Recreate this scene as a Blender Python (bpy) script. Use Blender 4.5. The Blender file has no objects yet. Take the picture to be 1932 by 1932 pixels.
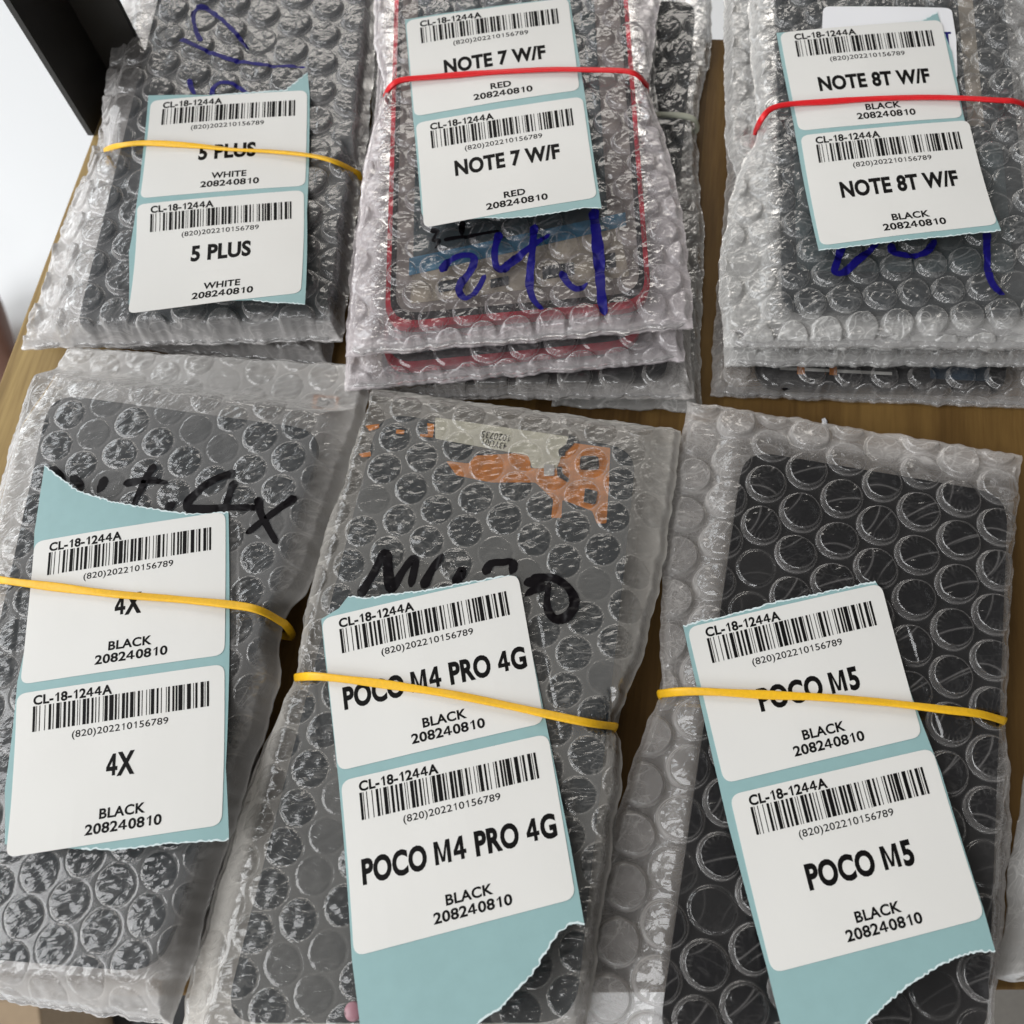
import bpy, bmesh, math, random
import numpy as np
from mathutils import Matrix, Vector

random.seed(7)
rng = np.random.default_rng(11)
SC = bpy.context.scene
COL = SC.collection
MM = 0.001

# ------------------------------------------------------------------ camera
PITCH, ROLL, CAMZ, IMG = math.radians(23.651), math.radians(-11.41), 262.0, 1932.0
_c, _s = math.cos(PITCH), math.sin(PITCH)
_cr, _sr = math.cos(ROLL), math.sin(ROLL)
RC = np.array([[_cr, _sr, 0], [-_sr, _cr, 0], [0, 0, 1]]) @ np.array([[1, 0, 0], [0, _c, _s], [0, -_s, _c]])
cam = bpy.data.cameras.new('camera')
cam.lens, cam.sensor_width, cam.sensor_fit = 36.0, 36.0, 'HORIZONTAL'
cam.clip_start, cam.clip_end = 0.01, 20.0
cam.dof.use_dof, cam.dof.focus_distance, cam.dof.aperture_fstop = True, 0.262, 22.0
camo = bpy.data.objects.new('camera', cam)
M4 = Matrix.Identity(4)
for i in range(3):
    for j in range(3):
        M4[i][j] = RC[j][i]
M4[2][3] = CAMZ * MM
camo.matrix_world = M4
COL.objects.link(camo)
SC.camera = camo

# ------------------------------------------------------------------ world, lamps, exposure
W = bpy.data.worlds.new('World')
SC.world = W
W.use_nodes = True
# a dim room that is lighter towards the window side
_nt = W.node_tree
_bg = _nt.nodes['Background']
_bg.inputs[0].default_value = (1.0, 0.98, 0.955, 1)
_tc = _nt.nodes.new('ShaderNodeTexCoord')
_dp = _nt.nodes.new('ShaderNodeVectorMath')
_dp.operation = 'DOT_PRODUCT'
_nt.links.new(_tc.outputs['Generated'], _dp.inputs[0])
_dp.inputs[1].default_value = (-0.78, 0.22, -0.42)
_mr = _nt.nodes.new('ShaderNodeMapRange')
_mr.interpolation_type = 'SMOOTHSTEP'
for _i, _v in ((1, -0.45), (2, 0.75), (3, 0.11), (4, 0.80)):
    _mr.inputs[_i].default_value = _v
_nt.links.new(_dp.outputs['Value'], _mr.inputs[0])
_nt.links.new(_mr.outputs[0], _bg.inputs[1])


def area_lamp(name, loc, target, sx, sy, watt, col):
    l = bpy.data.lights.new(name, 'AREA')
    l.shape, l.size, l.size_y, l.energy, l.color = 'RECTANGLE', sx, sy, watt, col
    o = bpy.data.objects.new(name, l)
    o.location = loc
    o.rotation_euler = (Vector(target) - Vector(loc)).to_track_quat('-Z', 'Y').to_euler()
    COL.objects.link(o)
    return o


area_lamp('window_light', (-1.65, -0.02, 1.2), (0, 0.05, 0), 1.6, 2.0, 45.0, (0.97, 0.985, 1.0))
area_lamp('front_glint_lamp', (-0.55, -1.45, 0.85), (0, 0.05, 0), 0.7, 0.5, 6.5, (0.98, 0.99, 1.0))  # added low front lamp for glints on the near folds
area_lamp('back_fill_lamp', (0.25, 2.75, 1.9), (0, 0.1, 0), 1.9, 1.0, 23.0, (1.0, 0.95, 0.88))  # added warm fill, set far back so the flat film doesn't mirror it
area_lamp('daylight_door', (-1.5, 1.9, 0.9), (-0.8, 1.3, -0.7), 1.0, 1.4, 15.0, (0.90, 0.96, 1.0))
SC.view_settings.view_transform = 'Standard'
SC.view_settings.look = 'None'
SC.view_settings.exposure = 0.0
SC.view_settings.gamma = 1.0
SC.view_settings.use_curve_mapping = False
SC.render.engine = 'CYCLES'
SC.cycles.use_denoising = True
SC.cycles.max_bounces = 12
SC.cycles.diffuse_bounces = 2
SC.cycles.glossy_bounces = 2
SC.cycles.transparent_max_bounces = 20
SC.cycles.use_adaptive_sampling = True
SC.cycles.adaptive_threshold = 0.025
SC.cycles.caustics_reflective = False
SC.cycles.caustics_refractive = False


# ------------------------------------------------------------------ geometry helpers
def at(px, py, z=0.0):
    """pixel of the 1932-px photograph -> world point (mm) on the horizontal plane z"""
    d = np.array([px / IMG - .5, .5 - py / IMG, -1.0]) @ RC
    t = (z - CAMZ) / d[2]
    return np.array([d[0] * t, d[1] * t, z])


def at_surf(px, py, zf, z0=10.0):
    z = z0
    for _ in range(8):
        p = at(px, py, z)
        z = float(zf(p[0], p[1]))
    return at(px, py, z)


def smooth(a, b, x):
    t = np.clip((x - a) / (b - a), 0, 1)
    return t * t * (3 - 2 * t)


class Noise2:
    def __init__(self, seed):
        r = np.random.default_rng(seed)
        a = r.uniform(0, 2 * math.pi, (128, 128))
        self.gx, self.gy = np.cos(a), np.sin(a)

    def __call__(self, x, y):
        x, y = np.asarray(x, float), np.asarray(y, float)
        xi, yi = np.floor(x).astype(int), np.floor(y).astype(int)
        xf, yf = x - xi, y - yi
        u, v = xf**3 * (xf * (6 * xf - 15) + 10), yf**3 * (yf * (6 * yf - 15) + 10)

        def g(i, j):
            a, b = (xi + i) % 128, (yi + j) % 128
            return self.gx[a, b] * (xf - i) + self.gy[a, b] * (yf - j)
        return (g(0, 0) * (1 - u) + g(1, 0) * u) * (1 - v) + (g(0, 1) * (1 - u) + g(1, 1) * u) * v


def link(name, me, mat, parent=None, origin=None):
    """origin in mm: vertices are stored relative to it"""
    o = bpy.data.objects.new(name, me)
    if mat is not None:
        for m in (mat if isinstance(mat, (list, tuple)) else [mat]):
            me.materials.append(m)
    COL.objects.link(o)
    if parent is not None:
        o.parent = parent
    elif origin is not None:
        o.location = Vector(origin) * MM
    return o


def tag(o, label, cat, group=None, kind=None):
    o['label'] = label
    o['category'] = cat
    if group:
        o['group'] = group
    if kind:
        o['kind'] = kind
    return o


def org_of(o):
    """world origin (mm) of the thing that carries part o"""
    while o.parent is not None:
        o = o.parent
    return np.array(o.location) / MM


def mesh_np(name, V, F, origin, smoothf=True, attrs=None):
    me = bpy.data.meshes.new(name)
    V = (np.asarray(V, float) - origin) * MM
    F = np.asarray(F, np.int32)
    n, k = F.shape
    me.vertices.add(len(V))
    me.vertices.foreach_set('co', V.astype(np.float32).ravel())
    me.loops.add(n * k)
    me.loops.foreach_set('vertex_index', F.ravel())
    me.polygons.add(n)
    me.polygons.foreach_set('loop_start', np.arange(0, n * k, k, dtype=np.int32))
    me.polygons.foreach_set('loop_total', np.full(n, k, np.int32))
    me.update(calc_edges=True)
    me.polygons.foreach_set('use_smooth', np.full(n, smoothf))
    for an, av in (attrs or {}).items():
        a = me.attributes.new(an, 'FLOAT', 'POINT')
        a.data.foreach_set('value', np.asarray(av, np.float32).ravel())
    me.validate()
    return me


def mesh_bm(name, bm, origin, smoothf=False):
    me = bpy.data.meshes.new(name)
    for v in bm.verts:
        v.co = (v.co - Vector(origin)) * MM
    bmesh.ops.recalc_face_normals(bm, faces=bm.faces)
    for f in bm.faces:
        f.smooth = smoothf
    bm.to_mesh(me)
    bm.free()
    return me


def grid_faces(nu, nv, off=0):
    i = np.arange(nv - 1)[:, None] * nu + np.arange(nu - 1)[None, :]
    i = i.ravel() + off
    return np.stack([i, i + 1, i + 1 + nu, i + nu], 1)


def slice_bm(bm, step):
    """cut a flat sheet into a net so that it can be bent"""
    for ax in (0, 1):
        lo = min(v.co[ax] for v in bm.verts)
        hi = max(v.co[ax] for v in bm.verts)
        x = math.floor(lo / step) * step + step
        while x < hi:
            no = [0, 0, 0]
            no[ax] = 1
            co = [0, 0, 0]
            co[ax] = x
            bmesh.ops.bisect_plane(bm, geom=bm.verts[:] + bm.edges[:] + bm.faces[:], plane_co=co, plane_no=no, dist=1e-6)
            x += step


def sheet(name, poly, fn, thick, step, origin, smoothf=False):
    """a flat polygon cut into a net, bent by fn(x, y) -> point, thickened downwards"""
    bm = bmesh.new()
    vs = [bm.verts.new((p[0], p[1], 0)) for p in poly]
    bm.faces.new(vs)
    bmesh.ops.triangulate(bm, faces=bm.faces[:], ngon_method='EAR_CLIP')
    if step:
        slice_bm(bm, step)
    bmesh.ops.remove_doubles(bm, verts=bm.verts[:], dist=1e-5)
    for v in bm.verts:
        v.co = Vector(fn(v.co.x, v.co.y))
    bmesh.ops.recalc_face_normals(bm, faces=bm.faces)
    if thick:
        r = bmesh.ops.extrude_face_region(bm, geom=bm.faces[:])
        for g in r['geom']:
            if isinstance(g, bmesh.types.BMVert):
                g.co.z -= thick
    return mesh_bm(name, bm, origin, smoothf)


def rounded(pts, r, n=6):
    """polygon with rounded corners; r a number or one per corner"""
    out = []
    N = len(pts)
    for i in range(N):
        p, a, b = (np.array(pts[j % N][:2], float) for j in (i, i - 1, i + 1))
        rr = r[i] if isinstance(r, (list, tuple)) else r
        if rr <= 0:
            out.append(tuple(p))
            continue
        da, db = (a - p) / np.linalg.norm(a - p), (b - p) / np.linalg.norm(b - p)
        s, e = p + da * rr, p + db * rr
        for k in range(n + 1):
            t = k / n
            out.append(tuple((1 - t)**2 * s + 2 * t * (1 - t) * p + t * t * e))
    return out


def prism(name, poly, z0, z1, origin, bevel=0.0):
    bm = bmesh.new()
    lo = [bm.verts.new((p[0], p[1], z0)) for p in poly]
    hi = [bm.verts.new((p[0], p[1], z1)) for p in poly]
    bm.faces.new(lo[::-1])
    bm.faces.new(hi)
    n = len(poly)
    for i in range(n):
        bm.faces.new((lo[i], lo[(i + 1) % n], hi[(i + 1) % n], hi[i]))
    if bevel:
        es = [e for e in bm.edges if abs(e.verts[0].co.z - e.verts[1].co.z) < 1e-6]
        bmesh.ops.bevel(bm, geom=es, offset=bevel, segments=2, affect='EDGES', profile=0.5)
    return mesh_bm(name, bm, origin)


def ring(name, outer, inner, z0, z1, origin):
    """a frame between two outlines with the same point count"""
    n = len(outer)
    V = [(p[0], p[1], z) for z in (z0, z1) for q in (outer, inner) for p in q]
    F = []
    for i in range(n):
        j = (i + 1) % n
        oL, iL, oH, iH = 0, n, 2 * n, 3 * n
        F += [(oH + i, oH + j, iH + j, iH + i), (oL + i, oL + j, oH + j, oH + i), (iL + j, iL + i, iH + i, iH + j), (oL + j, oL + i, iL + i, iL + j)]
    return mesh_np(name, V, F, origin, False)


def spline(pts, n):
    """Catmull-Rom through the points, n points along arc length"""
    P = np.array(pts, float)
    P = np.vstack([2 * P[0] - P[1], P, 2 * P[-1] - P[-2]])
    out = []
    for i in range(1, len(P) - 2):
        t = np.linspace(0, 1, 24, endpoint=False)[:, None]
        p0, p1, p2, p3 = P[i - 1:i + 3]
        out.append(.5 * ((2 * p1) + (-p0 + p2) * t + (2 * p0 - 5 * p1 + 4 * p2 - p3) * t**2 + (-p0 + 3 * p1 - 3 * p2 + p3) * t**3))
    out.append(P[-2][None])
    Q = np.vstack(out)
    d = np.concatenate([[0], np.cumsum(np.linalg.norm(np.diff(Q, axis=0), axis=1))])
    s = np.linspace(0, d[-1], n)
    return np.stack([np.interp(s, d, Q[:, k]) for k in range(Q.shape[1])], 1)


# ------------------------------------------------------------------ materials
def new_mat(name):
    m = bpy.data.materials.new(name)
    m.use_nodes = True
    nt = m.node_tree
    return m, nt, nt.nodes, nt.links, nt.nodes['Principled BSDF']


def math_node(nt, op, a, b=None, c=None, clamp=False):
    n = nt.nodes.new('ShaderNodeMath')
    n.operation, n.use_clamp = op, clamp
    for k, v in enumerate((a, b, c)):
        if v is None:
            continue
        if isinstance(v, (int, float)):
            n.inputs[k].default_value = v
        else:
            nt.links.new(v, n.inputs[k])
    return n.outputs[0]


def plain(name, col, rough=0.5, metal=0.0, bump=0.0, bscale=900.0, var=0.0, spec=0.5):
    m, nt, N, L, P = new_mat(name)
    P.inputs['Base Color'].default_value = (*col, 1)
    P.inputs['Roughness'].default_value = rough
    P.inputs['Metallic'].default_value = metal
    P.inputs['Specular IOR Level'].default_value = spec
    if bump or var:
        tc = N.new('ShaderNodeTexCoord')
        nz = N.new('ShaderNodeTexNoise')
        nz.inputs['Scale'].default_value = bscale
        nz.inputs['Detail'].default_value = 4
        L.new(tc.outputs['Object'], nz.inputs['Vector'])
        if bump:
            b = N.new('ShaderNodeBump')
            b.inputs['Strength'].default_value = bump
            b.inputs['Distance'].default_value = 0.0002
            L.new(nz.outputs['Fac'], b.inputs['Height'])
            L.new(b.outputs['Normal'], P.inputs['Normal'])
        if var:
            r = N.new('ShaderNodeValToRGB')
            r.color_ramp.elements[0].position, r.color_ramp.elements[1].position = 0.3, 0.7
            r.color_ramp.elements[0].color = (*[c * (1 - var) for c in col], 1)
            r.color_ramp.elements[1].color = (*[min(1, c * (1 + var)) for c in col], 1)
            L.new(nz.outputs['Fac'], r.inputs[0])
            L.new(r.outputs[0], P.inputs['Base Color'])
    return m


def wood_mat(name, angle):
    m, nt, N, L, P = new_mat(name)
    tc = N.new('ShaderNodeTexCoord')
    mp = N.new('ShaderNodeMapping')
    mp.inputs['Rotation'].default_value = (0, 0, -angle)
    L.new(tc.outputs['Object'], mp.inputs['Vector'])
    mp2 = N.new('ShaderNodeMapping')
    mp2.inputs['Scale'].default_value = (1.0, 0.06, 1.0)
    L.new(mp.outputs[0], mp2.inputs['Vector'])
    n1 = N.new('ShaderNodeTexNoise')
    n1.inputs['Scale'].default_value, n1.inputs['Detail'].default_value, n1.inputs['Distortion'].default_value = 90, 5, 0.6
    n2 = N.new('ShaderNodeTexNoise')
    n2.inputs['Scale'].default_value, n2.inputs['Detail'].default_value = 900, 3
    L.new(mp2.outputs[0], n1.inputs['Vector'])
    L.new(mp2.outputs[0], n2.inputs['Vector'])
    # staves about 40 mm wide, each a little different
    sep = N.new('ShaderNodeSeparateXYZ')
    L.new(mp.outputs[0], sep.inputs[0])
    st = math_node(nt, 'FLOOR', math_node(nt, 'MULTIPLY', sep.outputs[0], 24.0))
    wn = N.new('ShaderNodeTexWhiteNoise')
    wn.noise_dimensions = '1D'
    L.new(st, wn.inputs['W'])
    f = math_node(nt, 'ADD', math_node(nt, 'MULTIPLY', n1.outputs['Fac'], 0.75), math_node(nt, 'MULTIPLY', n2.outputs['Fac'], 0.25))
    f = math_node(nt, 'ADD', f, math_node(nt, 'MULTIPLY', math_node(nt, 'SUBTRACT', wn.outputs['Value'], 0.5), 0.22))
    r = N.new('ShaderNodeValToRGB')
    e = r.color_ramp.elements
    e[0].position, e[0].color = 0.30, (0.080, 0.041, 0.0105, 1)
    e[1].position, e[1].color = 0.68, (0.215, 0.124, 0.036, 1)
    x = e.new(0.48)
    x.color = (0.138, 0.075, 0.021, 1)
    L.new(f, r.inputs[0])
    # paler, yellower outermost stave, with the left edge's extra light put into the colour
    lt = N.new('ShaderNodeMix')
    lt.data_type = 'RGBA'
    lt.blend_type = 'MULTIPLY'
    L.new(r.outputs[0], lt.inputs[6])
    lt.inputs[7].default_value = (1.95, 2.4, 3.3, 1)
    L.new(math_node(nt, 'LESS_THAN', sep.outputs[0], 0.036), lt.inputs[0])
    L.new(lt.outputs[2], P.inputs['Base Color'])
    P.inputs['Roughness'].default_value = 0.55
    P.inputs['Specular IOR Level'].default_value = 0.25
    b = N.new('ShaderNodeBump')
    b.inputs['Strength'].default_value, b.inputs['Distance'].default_value = 0.25, 0.0003
    L.new(n2.outputs['Fac'], b.inputs['Height'])
    L.new(b.outputs['Normal'], P.inputs['Normal'])
    return m


def film_mat(name, between, inside, rim, slack, cin, cout, tint=(0.9, 0.89, 0.88), angle=0.0, cstretch=3.0, bump=1.0, rough=0.15, scale=1.0, flat=0.45):
    """polythene film: clear, with whitish haze between or inside the bubbles and on the slack margins, welded rims and white crease lines"""
    m = bpy.data.materials.new(name)
    m.use_nodes = True
    nt = m.node_tree
    N, L = nt.nodes, nt.links
    N.clear()
    out = N.new('ShaderNodeOutputMaterial')
    tc = N.new('ShaderNodeTexCoord')
    mp = N.new('ShaderNodeMapping')
    mp.inputs['Rotation'].default_value = (0, 0, angle)
    L.new(tc.outputs['Object'], mp.inputs['Vector'])
    mp2 = N.new('ShaderNodeMapping')
    mp2.inputs['Scale'].default_value = (1.0, cstretch, 1.0)
    L.new(mp.outputs[0], mp2.inputs['Vector'])

    def noise(vec, sc, detail, dist):
        n = N.new('ShaderNodeTexNoise')
        n.inputs['Scale'].default_value = sc * scale
        n.inputs['Detail'].default_value = detail
        n.inputs['Distortion'].default_value = dist
        L.new(vec, n.inputs['Vector'])
        return n.outputs['Fac']

    def attr(nm):
        n = N.new('ShaderNodeAttribute')
        n.attribute_name = nm
        return n.outputs['Fac']
    MU = lambda x, y: math_node(nt, 'MULTIPLY', x, y)
    AD = lambda x, y: math_node(nt, 'ADD', x, y)
    ab, ar, asl = attr('bubble'), attr('rim'), attr('slack')
    n1 = noise(mp2.outputs[0], 95, 1.5, 1.4)
    n2 = noise(mp.outputs[0], 150, 1.0, 2.4)
    n3 = noise(mp.outputs[0], 45, 2.0, 0.6)

    def ridge(n, kk):
        d = math_node(nt, 'ABSOLUTE', math_node(nt, 'SUBTRACT', n, 0.5))
        return math_node(nt, 'SUBTRACT', 1.0, MU(d, kk), clamp=True)
    c1, c2 = ridge(n1, 20), ridge(n2, 22)
    patch = MU(math_node(nt, 'SUBTRACT', n3, 0.36), 4.5)
    patch = math_node(nt, 'MINIMUM', math_node(nt, 'MAXIMUM', patch, 0.0), 1.0)
    amt = AD(MU(ab, cin), MU(asl, cout))
    cr = MU(MU(math_node(nt, 'MAXIMUM', MU(c1, c1), MU(MU(c2, c2), 0.7)), patch), amt)
    hz = AD(MU(ab, inside - between), between)
    hz = AD(hz, MU(ar, rim))
    hz = AD(hz, MU(asl, slack))
    hz = AD(hz, cr)
    hz = MU(hz, AD(0.72, MU(n3, 0.56)))
    hz = math_node(nt, 'MINIMUM', math_node(nt, 'MAXIMUM', hz, 0.008), 0.9)
    hh = AD(n1, MU(c1, 0.30))
    hh = AD(hh, MU(n2, 0.55))
    loose = math_node(nt, 'MINIMUM', AD(AD(MU(ab, 1.0 - flat), MU(asl, 0.7)), flat), 1.0)
    hh = MU(hh, loose)
    bp = N.new('ShaderNodeBump')
    bp.inputs['Strength'].default_value = 0.9
    bp.inputs['Distance'].default_value = 0.0008 * bump
    L.new(hh, bp.inputs['Height'])
    # the light's way through the film grows with the slant
    ge = N.new('ShaderNodeNewGeometry')
    dp = N.new('ShaderNodeVectorMath')
    dp.operation = 'DOT_PRODUCT'
    L.new(ge.outputs['Incoming'], dp.inputs[0])
    L.new(ge.outputs['Normal'], dp.inputs[1])
    cosv = math_node(nt, 'MAXIMUM', math_node(nt, 'ABSOLUTE', dp.outputs['Value']), 0.4)
    fac = math_node(nt, 'SUBTRACT', 1.0, math_node(nt, 'POWER', math_node(nt, 'SUBTRACT', 1.0, hz), math_node(nt, 'DIVIDE', 1.0, cosv)))
    dif = N.new('ShaderNodeBsdfDiffuse')
    dif.inputs['Color'].default_value = (*tint, 1)
    trl = N.new('ShaderNodeBsdfTranslucent')
    trl.inputs['Color'].default_value = (*tint, 1)
    # the haze sits in several wrinkled layers, so its shading follows the bag more than each bubble
    sc1 = N.new('ShaderNodeVectorMath')
    sc1.operation = 'SCALE'
    sc1.inputs['Scale'].default_value = 0.28
    L.new(ge.outputs['Normal'], sc1.inputs[0])
    ad1 = N.new('ShaderNodeVectorMath')
    ad1.operation = 'ADD'
    ad1.inputs[1].default_value = (-0.10, -0.04, 0.72)
    L.new(sc1.outputs[0], ad1.inputs[0])
    nm1 = N.new('ShaderNodeVectorMath')
    nm1.operation = 'NORMALIZE'
    L.new(ad1.outputs[0], nm1.inputs[0])
    L.new(nm1.outputs[0], dif.inputs['Normal'])
    L.new(nm1.outputs[0], trl.inputs['Normal'])
    mx0 = N.new('ShaderNodeMixShader')
    mx0.inputs[0].default_value = 0.35
    L.new(dif.outputs[0], mx0.inputs[1])
    L.new(trl.outputs[0], mx0.inputs[2])
    tr = N.new('ShaderNodeBsdfTransparent')
    tr.inputs['Color'].default_value = (0.97, 0.97, 0.97, 1)
    mx1 = N.new('ShaderNodeMixShader')
    L.new(fac, mx1.inputs[0])
    L.new(tr.outputs[0], mx1.inputs[1])
    L.new(mx0.outputs[0], mx1.inputs[2])
    fr = N.new('ShaderNodeFresnel')
    fr.inputs['IOR'].default_value = 1.5
    L.new(bp.outputs[0], fr.inputs['Normal'])
    gl = N.new('ShaderNodeBsdfGlossy')
    gl.inputs['Roughness'].default_value = rough
    gl.inputs['Color'].default_value = (1, 1, 1, 1)
    L.new(bp.outputs[0], gl.inputs['Normal'])
    f2 = math_node(nt, 'MINIMUM', MU(fr.outputs[0], 1.5), 0.6)
    mx2 = N.new('ShaderNodeMixShader')
    L.new(f2, mx2.inputs[0])
    L.new(mx1.outputs[0], mx2.inputs[1])
    L.new(gl.outputs[0], mx2.inputs[2])
    L.new(mx2.outputs[0], out.inputs['Surface'])
    return m


M = {
    'steel': plain('black_powder_coat', (0.018, 0.016, 0.013), 0.45, 0, 0.3, 1500),
    'floor': None,
    'paper': plain('sticker_paper', (0.725, 0.715, 0.685), 0.5, 0, 0.05, 700),
    'teal': plain('teal_backing_paper', (0.27, 0.43, 0.435), 0.45, 0, 0.08, 300, 0.025),
    'torn': plain('torn_paper_fibre', (0.66, 0.76, 0.77), 0.8, 0, 0.6, 3000),
    'ink': plain('print_black', (0.003, 0.0025, 0.0025), 0.6, spec=0.15),
    'blue': plain('blue_marker', (0.008, 0.006, 0.13), 0.4, spec=0.2),
    'black': plain('black_marker', (0.004, 0.003, 0.004), 0.4, spec=0.15),
    'yellow': plain('yellow_rubber', (0.88, 0.49, 0.012), 0.45, 0, 0.3, 1200, 0.06),
    'red': plain('red_rubber', (0.72, 0.012, 0.018), 0.4, 0, 0.2, 1200, 0.06),
    'pale': plain('pale_rubber', (0.55, 0.57, 0.46), 0.5, 0, 0.2, 1200),
    'glass': plain('dark_screen', (0.006, 0.006, 0.008), 0.30, spec=0.25),
    'grey': plain('dark_grey_panel', (0.020, 0.027, 0.034), 0.5, spec=0.25),
    'slate': plain('slate_plate', (0.045, 0.07, 0.08), 0.45, 0.2),
    'beige': plain('beige_plate', (0.33, 0.28, 0.22), 0.5, 0, 0, 200, 0.06),
    'bezel': plain('bezel_plastic', (0.22, 0.185, 0.17), 0.5),
    'redmetal': plain('red_metal', (0.42, 0.010, 0.03), 0.28, 0.55),
    'copper': plain('copper_flex', (0.66, 0.20, 0.014), 0.4, 0.3, 0.5, 330, 0.3),
    'cream': plain('cream_sticker', (0.62, 0.59, 0.47), 0.6),
    'bluetape': plain('blue_tape', (0.025, 0.15, 0.26), 0.35),
    'silver': plain('silver_strip', (0.62, 0.60, 0.57), 0.35, 0.3),
    'note': plain('white_note', (0.80, 0.80, 0.82), 0.6),
    'skin': plain('skin', (0.13, 0.055, 0.033), 0.5, 0, 0.3, 60, 0.08),
    'nail': plain('nail', (0.45, 0.31, 0.29), 0.3),
    'carton': plain('brown_carton', (0.30, 0.22, 0.14), 0.8, 0, 0.2, 200, 0.05),
    'darkbox': plain('dark_plastic', (0.02, 0.02, 0.022), 0.5),
    'pink': plain('pink_plastic', (0.34, 0.17, 0.20), 0.35),
}

# floor: pale glazed tiles with thin joints
m, nt, N_, L_, P_ = new_mat('pale_tiles')
tc = N_.new('ShaderNodeTexCoord')
mp = N_.new('ShaderNodeMapping')
mp.inputs['Rotation'].default_value = (0, 0, math.radians(7))
mp.inputs['Location'].default_value = (0.1, 0.223, 0)
br = N_.new('ShaderNodeTexBrick')
br.offset = 0.0
br.inputs['Color1'].default_value = (0.80, 0.81, 0.82, 1)
br.inputs['Color2'].default_value = (0.78, 0.79, 0.81, 1)
br.inputs['Mortar'].default_value = (0.30, 0.29, 0.25, 1)
br.inputs['Scale'].default_value = 1.0
br.inputs['Mortar Size'].default_value = 0.007
br.inputs['Brick Width'].default_value = 0.8
br.inputs['Row Height'].default_value = 0.8
L_.new(tc.outputs['Object'], mp.inputs[0])
L_.new(mp.outputs[0], br.inputs['Vector'])
L_.new(br.outputs['Color'], P_.inputs['Base Color'])
P_.inputs['Roughness'].default_value = 0.35
M['floor'] = m

# ------------------------------------------------------------------ shelf, post, floor
G0 = at(175, 255)[:2]
EA = at(0, 718)[:2]
DY = (G0 - EA) / np.linalg.norm(G0 - EA)          # along the left edge, away
DX = np.array([DY[1], -DY[0]])                    # to the right
BACK = float((at(1360, 73)[:2] - G0) @ DY)
FRONT = float((at(1880, 1868)[:2] - G0) @ DY)


def tb(x, y):
    return G0 + DX * x + DY * y


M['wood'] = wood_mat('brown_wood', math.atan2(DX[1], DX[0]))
SHELF = bpy.data.objects.new('wooden_shelf', None)
COL.objects.link(SHELF)
c0 = tb(0, FRONT)
SHELF.location = (c0[0] * MM, c0[1] * MM, -0.018)
tag(SHELF, 'brown wood grain shelf board with a black metal corner post, under all the parcels', 'shelf')
so = org_of(SHELF)
_p, _q = at(1880, 1868)[:2], at(40, 1880)[:2]
_n = np.array([-(_q - _p)[1], (_q - _p)[0]])
_yl = ((_p - G0) @ _n) / (DY @ _n)                 # where the near edge meets the left edge
_yr = ((_p - G0 - DX * 420) @ _n) / (DY @ _n)
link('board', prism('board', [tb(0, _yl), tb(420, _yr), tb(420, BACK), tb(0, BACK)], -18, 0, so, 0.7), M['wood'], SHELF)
# angle-section corner post standing on the left edge
PB = float((at(213, 155)[:2] - G0) @ DY)
PW = float((at(304, 146)[:2] - G0) @ DX)
post = [tb(-1.5, -0.5), tb(-1.5, PB + 2), tb(PW, PB + 2), tb(PW, PB), tb(0.6, PB), tb(0.6, -0.5)]
link('post', prism('post', post, 0.05, 330, so, 0.4), M['steel'], SHELF)

bm = bmesh.new()
for p in ((-3000, -3000), (3000, -3000), (3000, 4000), (-3000, 4000)):
    bm.verts.new((p[0], p[1], -700))
bm.faces.new(bm.verts[:])
fl = link('floor', mesh_bm('floor', bm, (0, 0, -700)), M['floor'], None, (0, 0, -700))
fl['kind'] = 'structure'

# ------------------------------------------------------------------ bubble-wrap bags
FILMS = {}
BAGS = {}


def side(px, z, n):
    P = np.array([at(x, y, z)[:2] for x, y in px])
    return spline(P, n)


def poly_inset_dist(X, Y, poly):
    """signed distance-like: positive outside a convex quad"""
    P = np.array(poly)
    a = 0.5 * np.sum(P[:, 0] * np.roll(P[:, 1], -1) - np.roll(P[:, 0], -1) * P[:, 1])
    d = np.full(X.shape, -1e9)
    for i in range(len(P)):
        p, q = P[i], P[(i + 1) % len(P)]
        e = (q - p) / np.linalg.norm(q - p)
        n = np.array([e[1], -e[0]]) * (1 if a > 0 else -1)
        d = np.maximum(d, (X - p[0]) * n[0] + (Y - p[1]) * n[1])
    return d


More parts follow.
